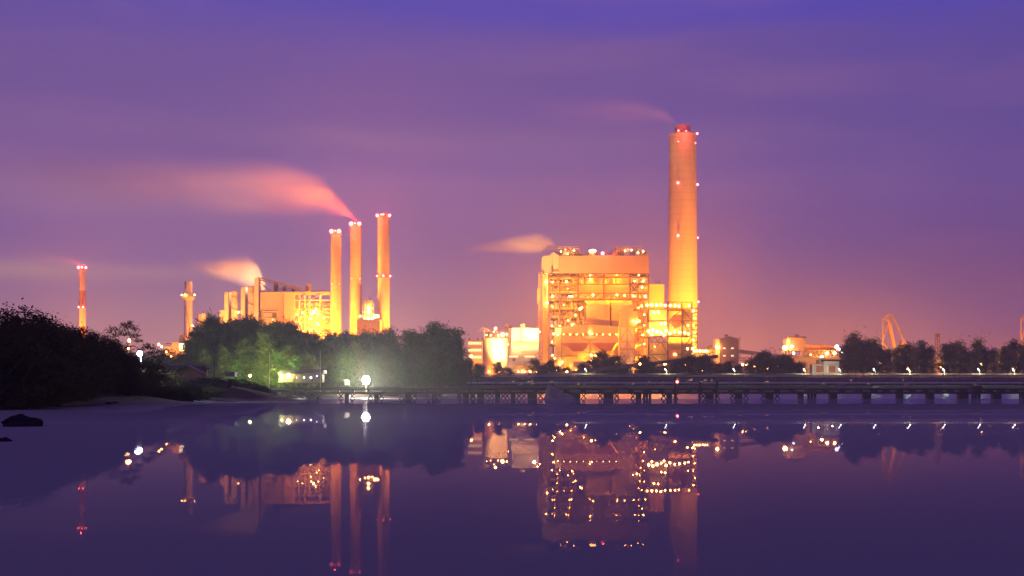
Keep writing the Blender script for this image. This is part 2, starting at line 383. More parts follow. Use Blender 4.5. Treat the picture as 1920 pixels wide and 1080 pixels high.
# floors
for r_ in (520, 533, 546, 561, 578, 594, 612, 645, 668):
    b = MB(); b.pb(1182 if r_ < 570 else 1189, 1216, r_+.8, r_, Y0+2, 42); b.build('floor', steel, bh)
    b = MB(); b.pb(1031, 1084 if 515 < r_ < 700 else 1216, r_+.8, r_, Y0+2, 42)
    # guard rail along the open edge
    for xa, xb in ((1031, 1084), (1182, 1216)):
        b.bp(xa, r_-2.6, xb, r_-2.6, Y0+1.6, .18); b.bp(xa, r_-1.4, xb, r_-1.4, Y0+1.6, .14)
        for k in range(int((xb-xa)/3.5)): b.bp(xa+k*3.5, r_, xa+k*3.5, r_-2.7, Y0+1.6, .14)
    b.build('floor', steel, bh)
b = MB(); frame_grid(b, [1029, 1049, 1084, 1132, 1181, 1216], [513, 520, 533, 550, 561], Y0, 1.0)
for c in (1029, 1049, 1216): b.bp(c, 561, c, 700, Y0, 1.1)
for c in (1038, 1060, 1072, 1196, 1206): b.bp(c, 513, c, 700 if c < 1080 else 640, Y0+14, .7)
b.build('frame', fsteel, bh)
b = MB()
for q in ((1049, 561, 1084, 533), (1049, 561, 1060, 570), (1181, 533, 1216, 566), (1049, 520, 1062, 513), (1132, 520, 1110, 513), (1049, 580, 1068, 612), (1084, 578, 1062, 612), (1181, 550, 1200, 533)): b.bp(*q, Y0-.6, .55)
b.build('bracing', dsteel, bh)
# big casings
b = MB(); b.pp([(1100, 573), (1143, 573), (1143, 614), (1100, 614)], Y0+2, 22); b.prism([(X(1097, Y0), Z(563, Y0)), (X(1137, Y0), Z(563, Y0)), (X(1143, Y0), Z(573, Y0)), (X(1104, Y0), Z(573, Y0))], Y0+3, Y0+22)
for k in (1133, 1138): b.pb(k, k+1.8, 593, 575, Y0+1.2, .8)
b.build('casing', duct, bh)
b = MB(); b.pb(1146.5, 1187, 614, 573, Y0+2.5, 22); b.prism([(X(1146, Y0), Z(565, Y0)), (X(1185, Y0), Z(563, Y0)), (X(1187, Y0), Z(573, Y0)), (X(1147, Y0), Z(573, Y0))], Y0+3, Y0+22)
b.build('casing', duct, bh)
b = MB(); b.pp([(1164, 585), (1195, 583), (1197, 600), (1191, 613), (1161, 613)], Y0-5, 7); b.pb(1178, 1179, 613, 585, Y0-5.4, .5); b.build('duct', duct, bh)
b = MB(); b.pp([(1053, 613), (1101, 608.5), (1112, 608.5), (1160, 613), (1160, 625), (1053, 625)], Y0-7, 9); b.build('hood', clad, bh)
b = MB(); b.pb(1053, 1158, 630, 625, Y0-2, 3)
for k in range(36): b.pb(1053+k*2.95, 1053.5+k*2.95, 630, 625, Y0-6.5, .4)
b.build('louvre', duct, bh)
b = MB(); b.pb(1053, 1160, 643, 630, Y0-7, 9); b.build('lower_hood', clad, bh)
hopm = mat('hopper_plate', (.34, .15, .08), .8, var=.1, streak=.4)
for pts in ([(1054, 643.2), (1105, 643.2), (1093, 658.5), (1074, 658.5)], [(1109, 643.2), (1156, 643.2), (1147, 658.5), (1127, 658.5)]):
    b = MB(); b.pp(pts, Y0-7.6, 8); b.build('hopper', hopm, bh)
b = MB(); b.pp([(1105, 643.5), (1107, 643.5), (1124, 661), (1092, 661)], Y0-1, 3); b.pp([(1053, 644), (1076, 661), (1053, 668)], Y0-1, 3); b.pp([(1160, 643), (1160, 668), (1147, 661)], Y0-1, 3)
b.pb(1053, 1160, 700, 661, Y0+4, 3); b.build('base_wall', duct, bh)
b = MB(); b.bp(1106.5, 640, 1106.5, 662, Y0-8.6, .8); b.bp(1092, 636, 1106, 638, Y0-8.8, .35); b.bp(1121, 636, 1106, 638, Y0-8.8, .35); b.bp(1090, 630, 1092, 636, Y0-8.8, .3); b.bp(1122, 630, 1121, 636, Y0-8.8, .3)
for q in ((1101, 609, 1102.5, 602), (1102.5, 602, 1111, 602), (1111, 602, 1112.5, 609)): b.bp(*q, Y0-7, .35)
b.build('drain_pipe', rust, bh)
b = MB(); b.pb(1101.5, 1112, 625, 609, Y0-9, 2); b.build('riser_duct', duct, bh)
b = MB(); b.pb(1041, 1052, 700, 628, Y0-4, 6); b.build('service_column', duct, bh)
b = MB(); b.pb(1041, 1052.5, 627, 614.5, Y0-6, 8); b.build('white_cabin', white, bh)
b = MB(); b.pb(1075, 1107, 702, 679, Y0-20, 14); b.pb(1074, 1108, 679, 677.8, Y0-20.5, 15); b.build('annex', clad, bh)
b = MB(); b.pb(1163, 1189, 702, 613, Y0-3, 4); b.build('truss_wall', white, bh)
b = MB()
for c in (1161.5, 1176, 1190): b.bp(c, 613, c, 702, Y0-4.5, .8)
for r_ in (613, 641, 655, 668): b.bp(1161, r_, 1190, r_, Y0-4.4, .6)
for q in ((1162, 641, 1177, 615), (1190, 641, 1177, 615), (1162, 668, 1177, 641), (1190, 668, 1177, 641), (1162, 695, 1177, 668), (1190, 695, 1177, 668)): b.bp(*q, Y0-4.6, .5)
b.build('truss', clad, bh)
# gear on every open floor: pipes, valves, cabinets, ladders
rr = random.Random(3)
for fl in ((1031, 1083, 520, 513), (1031, 1083, 533, 521), (1031, 1083, 546, 534), (1031, 1083, 561, 550), (1031, 1083, 578, 563), (1031, 1100, 594, 579), (1031, 1100, 612, 595), (1182, 1215, 520, 513), (1182, 1215, 533, 521), (1182, 1215, 561, 534), (1188, 1215, 612, 563), (1031, 1042, 645, 613), (1031, 1042, 695, 646), (1053, 1100, 700, 662), (1110, 1160, 700, 664), (1084, 1181, 532, 513), (1084, 1181, 561, 552)):
    b = MB(); xa, xb, zb, zt_ = fl
    for k in range(int((xb-xa)*.75)):
        px = rr.uniform(xa, xb); yy_ = Y0+rr.uniform(3, 18); q = rr.random(); hh = rr.uniform(.3, 1)*(zb-zt_)
        if q < .35: b.pb(px, px+rr.uniform(1, 3), zb, zb-hh*.6, yy_, 2)
        elif q < .7: b.tube([(X(px, yy_), yy_, Z(zb, yy_)), (X(px, yy_), yy_, Z(zb-hh, yy_)), (X(px+rr.uniform(-9, 9), yy_), yy_, Z(zb-hh, yy_))], rr.uniform(.2, .6), 6)
        elif q < .85: b.bp(px, zb, px+rr.uniform(-8, 8), zt_, yy_, .35)
        else: b.cyl(X(px, yy_), yy_, Z(zb, yy_), Z(zb-hh*.7, yy_), rr.uniform(.6, 1.6), n=10)
    b.build('pipework', rr.choice([pipe, duct, steel]), bh)
# roof plant
for xa, xb in ((1039, 1092), (1148, 1213)):
    b = MB()
    for k in range(46):
        px = rr.uniform(xa, xb); yy_ = Y0+rr.uniform(2, 30); hh = rr.uniform(.25, 1)*(17 if xa+6 < px < xb-12 else 9)
        q = rr.random()
        if q < .3: b.pb(px, px+rr.uniform(1.5, 5), 479, 479-hh*.8, yy_, 3)
        elif q < .6: b.cyl(X(px, yy_), yy_, Z(479, yy_), Z(479-hh, yy_), rr.uniform(.5, 1.5), n=10)
        else: b.bp(px, 479, px, 479-hh, yy_, .5); b.bp(px, 479-hh, px+rr.uniform(-9, 9), 479-hh, yy_, .4)
    for r_ in (462.5, 466, 471): b.bp(xa+5, r_, xb-5, r_, Y0+4, .35)
    b.build('roof_plant', duct, bh)
b = MB(); b.cyl(X(1111, Y0), Y0+10, Z(479, Y0), Z(467.5, Y0), 2.4, n=14); b.cyl(X(1111, Y0), Y0+10, Z(468.5, Y0), Z(467.5, Y0), 2.9, n=14)
for r_ in (475, 477.5): b.bp(1088, r_, 1152, r_-.6, Y0+2, .22)
for k in range(16): b.bp(1089+k*4, 479, 1089+k*4, 474.6, Y0+2, .16)
b.build('roof_vent', steel, bh)
bulb(1130, 475, Y0-1, 1.3, g_r, bh, 'beacon')
light('POINT', (X(1130, Y0), Y0-2, Z(474, Y0)), (1, .06, .06), 4e4, bh, .8)
for px in (1060, 1178): bulb(px, 468, Y0+1, .5, g_r, bh, 'beacon')
# outer left stair tower and wing
b = MB()
for c in (1010.5, 1017): b.bp(c, 700, c, 512, Y0+6, .6); b.bp(c, 700, c, 512, Y0+10, .5)
for k in range(32):
    z0 = 512+k*5.8; b.bp(1010.5, z0, 1017, z0, Y0+6, .35); b.bp(1010.5 if k % 2 else 1017, z0, 1017 if k % 2 else 1010.5, z0+5.8, Y0+6, .25)
b.build('stair_tower', steel, bh)
b = MB(); b.pp([(1007.5, 542), (1014, 538), (1014, 565), (1007.5, 567)], Y0+14, 10); b.bp(1008.5, 567, 1008.5, 700, Y0+15, .7); b.build('side_wing', clad, bh)
# lamps inside: (px, py, radius, depth offset)
LP = [(1024, 529, .95, 8), (1026, 568, .9, 8), (1036, 529, .5, 3), (1062, 528, .8, 9), (1066, 541, .7, 9), (1058, 547, .5, 8), (1036, 555, .8, 5), (1072, 556, .7, 8), (1068, 555, .6, 6), (1036, 575, .6, 4), (1057, 572, .5, 8),
      (1107, 524, .95, 14), (1155, 524, .9, 14), (1106, 515.5, .7, 14), (1156, 515.5, .7, 14), (1112, 553, .8, -2), (1157, 553, .6, -2), (1171, 554, .6, -1), (1190, 527, .7, 8), (1206, 527, .8, 8), (1204, 539, .7, 8), (1210, 556, .8, 4), (1188, 555, .6, 7), (1198, 516, .5, 8),
      (1088, 579, 1.0, -1), (1091, 577, .7, 2), (1079, 591, .7, 3), (1065, 601, .6, 2), (1073, 609, .7, -2), (1050, 611, .45, -2), (1035, 611, .6, 1), (1035, 641, .5, 0), (1038, 626, .7, -7.5), (1046, 628, .55, -8), (1106, 623, .6, -10), (1110, 626, .5, -10),
      (1036, 666, .7, -2), (1040, 672, .6, -4), (1054, 679, .8, -5), (1050, 683, .7, -6), (1045, 695, .9, -7), (1109, 666, .9, -4), (1116, 667, .85, -4), (1108, 677, .8, -6), (1062, 695, .7, -8), (1080, 694, .6, -22), (1156, 679, .6, -2), (1188, 686, .8, -8), (1182, 692, .8, -8),
      (1198, 577, .8, 2), (1194, 604, .9, -6), (1199, 602, .8, -6), (1187, 602, .5, -6), (1135, 688, .5, -6), (1205, 695, .6, -5)]
for i, (px, py, r, dy) in enumerate(LP): bulb(px, py, Y0+dy, r*.85, g_s if i % 3 else g_s2, bh)
for px, py in ((1040, 526), (1066, 526), (1108, 526), (1156, 526), (1198, 526), (1040, 540), (1068, 540), (1198, 544), (1040, 555), (1068, 556), (1106, 556), (1158, 556), (1198, 556), (1045, 571), (1072, 572), (1045, 586), (1075, 588), (1045, 603), (1075, 604), (1037, 640), (1037, 675), (1070, 685), (1095, 672), (1130, 680), (1200, 590), (1202, 615)):
    light('POINT', (X(px, Y0), Y0+1.6, Z(py, Y0)), SOD, 9000, bh, .4, name='bay_light')
for k in range(9): bulb(1057+k*12.3, 627, Y0-6, .32, g_s2, bh)
for px in (1052, 1064, 1076, 1160, 1172, 1184, 1196, 1206): bulb(px, rr.uniform(469, 476), Y0+1+rr.uniform(0, 5), .5, g_s, bh)
bulb(1111, 470.5, Y0+6, 1.2, g_s2, bh, sq=(2.2, .5, .8))

# floodlight masts added to light the plant fronts, unseen behind the trees
def mast(px, Y, h, aims, label, power, colr=SOD, cone=75, group='added floodlight masts in front of the power station'):
    x = X(px, Y); t_ = thing('added_floodlight_mast', (x, Y, GZ), label, 'added floodlight mast', group)
    b = MB(); b.cyl(x, Y, GZ-.5, GZ+h, .28, .16, 8); b.beam((x-1.6, Y, GZ+h), (x+1.6, Y, GZ+h), .2); b.build('pole', steel, t_)
    for k in (-1, 0, 1):
        b = MB(); b.box(x+k*1.2-.35, x+k*1.2+.35, Y-.2, Y+.3, GZ+h+.1, GZ+h+.7); b.build('lamp_housing', steel, t_)
    for am in aims: light('SPOT', (x, Y+.6, GZ+h+.4), colr, power*(.12 if Y > 1000 else (.17 if px < 1000 else .33)), t_, .5, am, cone, .8, 'floodlight')
for k, px in enumerate((985, 1070, 1150, 1235)):
    mast(px, 880, 8, [(X(px+20, Y0), Y0, Z(505, Y0))], ['added floodlight mast on the lawn before the white turbine hall', 'added floodlight mast behind the trees before the left half of the boiler house', 'added floodlight mast behind the trees before the twin hoppers', 'added floodlight mast behind the trees before the steel duct tower'][k], 2.3e5)

# ---------------------------------------------------------------- steel duct tower right of boiler house
dt = thing('duct_tower', (X(1255, Y0), Y0-4, GZ), 'open steel tower carrying ducts, dazzling with lamps, at the foot of the tallest chimney', 'steel tower')
Yd = Y0-4
b = MB()
for c in (1215, 1252, 1278.5, 1297): b.bp(c, 700, c, 566 if c > 1216 else 579, Yd, .8); b.bp(c, 700, c, 579, Yd+20, .8)
for r_ in (579, 601.5, 630.5, 641.5, 664.5): b.bp(1215, r_, 1297, r_, Yd, .75 if r_ == 630.5 else .5)
b.bp(1252, 566.5, 1297, 566.5, Yd, .5)
b.build('frame', dsteel, dt)
b = MB()
for q in ((1254, 600, 1280, 580), (1280, 580, 1297, 600), (1254, 602, 1266, 614), (1266, 615, 1278, 602), (1280, 602, 1296, 630), (1278, 580, 1278, 602), (1216, 663, 1238, 642), (1252, 664, 1240, 642), (1218, 665, 1238, 678), (1278, 664, 1296, 642), (1297, 630, 1284, 650)): b.bp(*q, Yd-.8, .5)
for k in range(14): b.bp(1216+k*5.8, 641 if k % 2 else 631, 1221.8+k*5.8, 631 if k % 2 else 641, Yd-.6, .35)
b.build('bracing', dsteel, dt)
for nm, q, m_ in (('duct', (1217, 1250, 600, 581, Yd+4, 14), duct), ('duct', (1254, 1277, 630, 603, Yd+8, 12), duct), ('duct', (1217, 1251, 629, 603, Yd+6, 12), duct), ('tank', (1218, 1250, 700, 643, Yd+3, 14), duct), ('duct', (1281, 1296, 629, 581, Yd+8, 10), duct), ('wall_panel', (1253, 1296, 700, 643, Yd+6, 8), duct)):
    b = MB(); b.pb(*q); b.build(nm, m_, dt)
b = MB(); b.pp([(1256, 600), (1264, 590), (1277, 590), (1277, 612), (1266, 615)], Yd+2, 5); b.build('hopper', hopm, dt)
b = MB(); b.pb(1254.5, 1272, 678, 654, Yd-2, 5); b.build('cabin', hopm, dt)
bulb(1265.5, 664.5, Yd-2.4, .7, g_s2, dt)
b = MB()
for r_ in (579, 630):
    for k in range(24): b.bp(1215+k*3.5, r_, 1215+k*3.5, r_-3, Yd-1, .15)
    b.bp(1215, r_-3, 1297, r_-3, Yd-1, .18); b.pb(1200, 1297, r_+.6, r_, Yd, 20)
b.build('walkway', steel, dt)
for (px, py, r, dy) in [(1204, 574, .8, 0), (1213, 572, 1.0, 1), (1222, 572, 1.1, 1), (1231, 572, 1.1, 1), (1239, 571, 1.0, 1), (1247, 573, .9, 1), (1257, 573, .9, 1), (1266, 573, .9, 1), (1273, 574, .8, 1), (1292, 573, .7, 1), (1226, 586, .9, 0), (1234, 585, .9, 0), (1240, 607, .8, 0), (1247, 606, .9, 0),
                        (1216, 621, 1.2, 0), (1224, 619, 1.2, -1), (1232, 622, 1.3, 0), (1240, 624, 1.0, 0), (1249, 620, 1.1, -1), (1256, 625, 1.0, 0), (1265, 622, .9, 0), (1274, 623, 1.0, 0), (1284, 624, .9, 0), (1291, 626, .8, 0), (1222, 627, .9, -1), (1245, 628, .9, -1), (1205, 628, .8, -2), (1235, 676, .35, 0), (1290, 610, .5, 0), (1228, 650, .35, 0)]:
    bulb(px, py, Yd+dy, r*.9, g_s, dt)
st = thing('stair_tower', (X(1303, Y0), Y0-6, GZ), 'narrow lattice stair tower with a lamp at each landing, against the tallest chimney', 'stair tower')
b = MB()
for c in (1298, 1307.5):
    for dy in (0, 5): b.bp(c, 700, c, 575, Y0-8+dy, .45)
for k in range(15):
    z0 = 578+k*8; b.bp(1298, z0, 1307.5, z0, Y0-8, .5); b.bp(1298 if k % 2 else 1307.5, z0, 1307.5 if k % 2 else 1298, z0+8, Y0-8, .3); b.pb(1298, 1307.5, z0+.5, z0, Y0-8, 5)
b.build('frame', steel, st)
for k in range(9): bulb(1300+(k % 2)*3, 583+k*13.5, Y0-5.5, .55 if k != 0 else .8, g_s, st)
s2 = thing('stair_tower', (X(1204, Y0), Y0-9, GZ), 'lattice stair tower with red landings standing between the pale truss wall and the duct tower', 'stair tower')
b = MB()
for c in (1198, 1205, 1212):
    for dy in (0, 5): b.bp(c, 702, c, 568, Y0-12+dy, .4)
for k in range(17):
    z0 = 570+k*8; b.bp(1198, z0, 1212, z0, Y0-12, .4); b.bp(1198 if k % 2 else 1212, z0, 1212 if k % 2 else 1198, z0+8, Y0-12, .28)
b.build('frame', steel, s2)
b = MB()
for z0 in (618, 622, 626, 630): b.pb(1192, 1206, z0+.9, z0, Y0-13, 6)
b.build('landing', rust, s2)
for py in (590, 610, 645, 672): bulb(1208, py, Y0-9.5, .45, g_s, s2)
b = MB(); b.pb(1217.5, 1245, 600, 533, Y0+60, 30); bb = thing('ash_silo', (X(1231, Y0+60), Y0+60, GZ), 'plain square block seen in the gap between the boiler house and the tallest chimney', 'silo')
b.build('wall', clad, bb)
b = MB()
for px in (1228, 1231, 1235): b.bp(px, 533, px, 527.5, Y0+62, .4)
b.bp(1226, 528.5, 1237, 528.5, Y0+62, .3); b.bp(1245, 536, 1250, 536, Y0+62, .3); b.build('roof_rail', steel, bb)
light('SPOT', (X(1240, Y0), Y0+30, GZ+12), SOD, 4e4, bb, .5, (X(1231, Y0+60), Y0+60, Z(560, Y0+60)), 80, .8)

# ---------------------------------------------------------------- tank, white hall, low building
tk = thing('storage_silo', (X(928, 930), 930, GZ), 'squat round silo glowing orange with a crowded lit top deck, left of the white hall', 'silo')
b = MB(); xc = X(928, 930); b.tube([(xc, 930, GZ-.3), (xc, 930, Z(672, 930)), (xc, 930, Z(636, 930))], [8.2, 9.2, 9.3], 32); b.build('drum', clad2, tk, smooth=False)
b = MB(); b.cyl(xc, 930, Z(636.2, 930), Z(634.8, 930), 9.7, n=32)
for k in range(36):
    an = k/36*2*math.pi; b.beam((xc+9.5*math.cos(an), 930+9.5*math.sin(an), Z(635, 930)), (xc+9.5*math.cos(an), 930+9.5*math.sin(an), Z(631, 930)), .14)
for k in range(30):
    px = rr.uniform(908, 948); yy_ = 924+rr.uniform(0, 10); b.bp(px, 635, px, rr.uniform(616, 630), yy_, .25)
    b.bp(px, rr.uniform(618, 632), px+rr.uniform(-8, 8), rr.uniform(618, 632), yy_, .22)
b.bp(908, 635, 908, 615, 923, .4); b.bp(897, 620, 907, 614, 923, .5); b.bp(907, 614, 918, 620, 923, .5); b.bp(897, 620.3, 918, 620.3, 923, .4)
b.build('top_deck', steel, tk)
for px, py, r in ((929, 616, 1.1), (942, 627.5, 1.6), (912, 628, .5), (920, 629, .5), (934, 629, .6), (950, 627, .7), (926, 622, .4)): bulb(px, py, 919.5, r*.8, g_s, tk)
for px in (917, 936): bulb(px, 697, 916, .6, g_s, tk)
light('SPOT', (X(919, 905), 914, GZ+1), SOD, 6e3, tk, .4, (xc, 930, Z(650, 930)), 80, .8)
light('SPOT', (X(940, 905), 914, GZ+1), SOD, 4e3, tk, .4, (xc, 930, Z(650, 930)), 80, .8)
wh = thing('turbine_hall', (X(982, 950), 950, GZ), 'pale panelled hall with two roof vents and lit ground floor, between silo and boiler house', 'hall')
b = MB(); b.pb(953, 1010, 700, 615, 950, 30); b.build('wall', white, wh)
b = MB(); b.pb(955, 1009.5, 615, 612.8, 951, 28); b.build('roof', dark, wh)
for xa in (946.5, 976): 
    b = MB(); b.pb(xa, xa+4, 615 if xa > 950 else 614, 608, 950.5, 5); b.pb(xa+4.6, xa+8, 615, 607, 951, 5); b.build('roof_vent', clad, wh)
b = MB(); b.pb(976, 978.5, 646, 614, 949.4, .5); b.build('downpipe', duct, wh)
b = MB(); b.pb(961, 1008, 646, 641, 949, 1); b.build('ledge', clad, wh)
b = MB(); b.pb(977, 1009, 665, 659.5, 949, 1); b.pb(978, 1008, 664, 661, 948.6, .3); b.build('duct', clad2, wh)
for px in (961, 995): 
    b = MB(); b.pb(px, px+5, 677, 672, 949.6, .4); b.build('grille', rust, wh)
b = MB(); b.pb(955, 971, 669.5, 667.2, 949.6, .3); b.pb(984, 1002, 669.5, 667.2, 949.6, .3); b.pb(981, 988, 635, 633, 949.6, .3); b.build('window', g_win, wh)
b = MB(); b.pb(968, 1002, 685, 684, 947, 3); b.pb(966, 1002, 702, 685, 948.5, 1); b.build('canopy', clad, wh)
for px in (976, 991): 
    b = MB(); b.pb(px, px+6, 699, 693, 948, .4); b.build('window', g_win, wh)
for px, py, r in ((1002, 626, 1.9), (1007.5, 618, .9), (1012, 622, .6), (953, 646, .5)): bulb(px, py, 941, r*.62, glow('hall_floodlight', (1, .82, .55), 120) if r > 1.5 else g_s, wh)
for px in (958, 972, 984, 994, 1006): bulb(px, 697, 944, .5, g_s2, wh)
for px in (962, 985, 1004): light('SPOT', (X(px, 925), 925, GZ+3), (1, .55, .25), 4e3, wh, .5, (X(px, 950), 950, Z(650, 950)), 95, .8)
lb = thing('switch_building', (X(888, 900), 900, GZ), 'low building with rows of lit windows half hidden by trees, left of the squat silo', 'building')
b = MB(); b.pb(877, 904, 700, 638.5, 900, 14); b.build('wall', clad2, lb)
b = MB(); b.pb(876, 904.5, 638.5, 637, 899.5, 15); b.build('roof', clad, lb)
for j in range(3):
    for k in range(7):
        b = MB(); b.pb(878.5+k*3.6, 880.8+k*3.6, 646+j*13, 641+j*13, 899.7, .4); b.build('window', g_win, lb)
for px, z in ((878, 637), (894, 637)):
    b = MB(); b.pp([(px, z), (px+4, z), (px+2, z-5)], 901, 3); b.build('roof_cowl', rust, lb)
light('SPOT', (X(888, 885), 885, GZ+4), SOD, 1.5e4, lb, .5, (X(890, 900), 900, Z(660, 900)), 90, .8)

# ---------------------------------------------------------------- left power plant
Y1 = 1200
lp = thing('boiler_house', (X(545, Y1), Y1, GZ), 'older boiler house with sloping conveyor gallery and open steel bays, left of the slim chimneys', 'boiler house')
b = MB(); b.pb(519, 532, 700, 547.5, Y1, 40); b.pb(532.2, 553, 700, 547, Y1-1, 40); b.pb(488, 519, 583, 547.5, Y1-.5, 40); b.build('upper_cladding', clad, lp)
b = MB(); b.pb(489, 519, 700, 585, Y1+5, 30); b.pb(489, 511, 596, 587, Y1+2, 3); b.build('recessed_wall', duct, lp)
b = MB(); b.pb(488, 520, 584.6, 583, Y1-1.5, 6); b.pb(488, 520, 597.6, 596, Y1+1, 5); b.pb(491, 497, 568.4, 567.4, Y1-1.2, 1); b.build('ledge', clad2, lp)
b = MB(); b.pb(487, 553, 547.5, 546.3, Y1-1.6, 41); b.build('roof', dark, lp)
b = MB(); b.pp([(477, 521), (484, 520), (483.5, 700), (474, 700)], Y1-3, 12); b.build('pylon', clad2, lp)
b = MB()
for dy in (-2.5, 3): b.beam((X(484, Y1), Y1+dy, Z(520.5, Y1)), (X(566, Y1), Y1+dy, Z(541, Y1)), .7); b.beam((X(484, Y1), Y1+dy, Z(524, Y1)), (X(560, Y1), Y1+dy, Z(542.5, Y1)), .6)
for k in range(20): b.beam((X(484+k*4, Y1), Y1-2.6, Z(520.5+k, Y1)), (X(486+k*4, Y1), Y1-2.6, Z(525+k*.93, Y1)), .35)
for k in range(2): b.bp(484, 526+k*1.5, 506+k*6, 547, Y1-1, .7)
b.build('conveyor_gallery', dsteel, lp)
b = MB(); b.pb(513, 520, 548, 529.5, Y1+2, 6); b.build('roof_cabin', dsteel, lp)
for px, top, r in ((531, 534, 1.6), (548, 534, 2.0), (575.5, 533, 2.9)):
    b = MB(); x = X(px, Y1); b.cyl(x, Y1+8, Z(548, Y1), Z(top+1, Y1), r*1.0, n=16); b.cyl(x, Y1+8, Z(top+1, Y1), Z(top, Y1), r*1.15, n=16); b.build('roof_tank', duct, lp)
b = MB()
for k in range(14): 
    px = 524+k*3.2; b.bp(px, 547, px, 539+(k % 3), Y1+4, .3)
b.bp(524, 540, 566, 541, Y1+4, .35); b.bp(524, 543.5, 566, 543.5, Y1+4, .3); b.bp(553, 544.5, 622, 545.5, Y1, .25)
for k in range(22): b.bp(554+k*3.1, 548, 554+k*3.1, 544.5, Y1, .2)
b.build('roof_rail', dsteel, lp)
b = MB(); b.pb(553, 622, 552.5, 547.5, Y1-.5, 3); b.build('fascia', clad, lp)
b = MB()
for c in (561, 571.5, 580, 600, 620.5):
    b.bp(c, 552, c, 700, Y1, 1.0); b.bp(c+2, 552, c+2, 700, Y1+22, 1.0)
for r_ in (563, 580, 594, 604, 616, 628, 640): b.bp(553, r_, 621, r_, Y1, .8); b.bp(553, r_, 621, r_, Y1+22, .8)
for c in (566, 586, 593, 607, 614): b.bp(c, 564+c % 7, c, 640, Y1+5, .45)
b.build('frame', clad2, lp)
b = MB()
for q in ((580, 563, 600, 553), (561, 563, 572, 552.5), (561, 594, 571, 580), (571, 580, 580, 594), (600, 580, 612, 594), (600, 616, 620, 604), (561, 628, 571, 616)): b.bp(*q, Y1-.6, .5)
b.build('bracing', steel, lp)
b = MB(); b.pb(555, 620, 700, 566, Y1+26, 4); b.pb(608, 619, 640, 610, Y1+2, 6); b.build('inner_wall', duct, lp)
for k in range(5):
    b = MB()
    for j in range(16):
        px = rr.uniform(555, 619); py = 566+k*14+rr.uniform(0, 12); yy_ = Y1+rr.uniform(3, 20); q = rr.random()
        if q < .4: b.pb(px, px+rr.uniform(1.5, 5), py+rr.uniform(2, 7), py, yy_, 2)
        elif q < .8: b.tube([(X(px, yy_), yy_, Z(py+10, yy_)), (X(px, yy_), yy_, Z(py, yy_)), (X(px+rr.uniform(-12, 12), yy_), yy_, Z(py, yy_))], rr.uniform(.3, .8), 6)
        else: b.bp(px, py, px+rr.uniform(-9, 9), py+11, yy_, .35)
    b.build('pipework', rr.choice([pipe, duct]), lp)
for px, py, r in ((588, 585, 1.9), (592, 580, 1.3), (584, 589, 1.2), (567, 586, .9), (558, 590, .8), (597, 589, 1.0), (583, 598, .9), (562, 607, .8), (594, 606, 1.0), (598, 610, .9), (575, 604, .7), (569, 620, .8), (583, 620, .9), (600, 622, 1.0), (607, 596, .6), (597, 634, .9), (599, 641, .7), (557, 618, .7), (516, 610, .8), (511, 600, .5), (509, 614, .5)):
    bulb(px, py, Y1+3 if px > 552 else Y1+1, r*.72, g_s if r > 1.1 else g_s2, lp)
mast(500, 1110, 14, [(X(500, Y1), Y1, Z(575, Y1))], 'added floodlight mast behind the forest before the older boiler house', 3.2e5, cone=85)
mast(560, 1110, 14, [(X(565, Y1), Y1, Z(570, Y1))], 'added floodlight mast behind the forest before the open steel bays', 2.6e5, cone=85)
mast(440, 1110, 14, [(X(435, Y1), Y1, Z(590, Y1))], 'added floodlight mast behind the forest before the pair of absorber towers', 2.6e5, cone=85)
def absorber(pl, pr, top, label):
    t_ = thing('absorber_tower', (X((pl+pr)/2, Y1), Y1+4, GZ), label, 'absorber tower', 'absorber towers')
    b = MB(); b.pp([(pl, top+3), (pl+7, top+1), (pl+7, 700), (pl-2, 700)], Y1, 12); b.build('flat_duct', clad2, t_)
    b = MB(); xc = X(pr-6.5, Y1); b.tube([(xc, Y1+4, GZ), (xc, Y1+4, Z(top+5, Y1)), (xc, Y1+4, Z(top+4, Y1)), (xc, Y1+4, Z(top, Y1))], [3.6, 3.2, 3.6, 3.2], 18); b.build('drum', clad2, t_)
    b = MB()
    for k in range(50):
        an = k*.42; b.v; 
    pts = [(xc+3.7*math.cos(k*.35-2), Y1+4+3.7*math.sin(k*.35-2), Z(top+10, Y1)-k*.62) for k in range(60)]
    b.tube(pts, .28, 5); b.build('spiral_stair', steel, t_)
    bulb(pr+2, top+40, Y1-2, .7, g_s2, t_)
absorber(421, 445, 545.5, 'lower one of the twin absorber towers, beside the short cylinder')
absorber(452, 477, 536.5, 'taller of the twin absorber towers, next to the pylon of the conveyor gallery')
cdr = thing('storage_tank', (X(414.5, Y1), Y1+8, GZ), 'short plain cylinder peeping over the trees, left of the absorber towers', 'tank')
b = MB(); b.cyl(X(414.5, Y1), Y1+8, GZ, Z(581, Y1), 3.3, n=20); b.build('drum', clad2, cdr, smooth=False)
stk = thing('steel_stack', (X(353, 1180), 1180, GZ), 'single steel stack with a lit ring platform near its top, left of the forest', 'stack')
b = MB(); x = X(353, 1180); b.tube([(x, 1180, GZ), (x, 1180, Z(565, 1180)), (x, 1180, Z(528, 1180))], [4.0, 3.7, 3.5], 24); b.build('shaft', mat('stack_plate', (.6, .5, .36), .7, var=.1, streak=.3, seams=(0, 7, .6, .05)), stk)
b = MB(); b.tube([(x, 1180, Z(563, 1180)), (x, 1180, Z(558, 1180)), (x, 1180, Z(556.5, 1180))], [4, 6.3, 6.3], 24)
for k in range(24):
    an = k/24*2*math.pi; b.beam((x+6.2*math.cos(an), 1180+6.2*math.sin(an), Z(557, 1180)), (x+6.2*math.cos(an), 1180+6.2*math.sin(an), Z(552, 1180)), .2)
b.cyl(x, 1180, Z(552.6, 1180), Z(552, 1180), 6.3, n=24) 
b.build('platform', duct, stk)
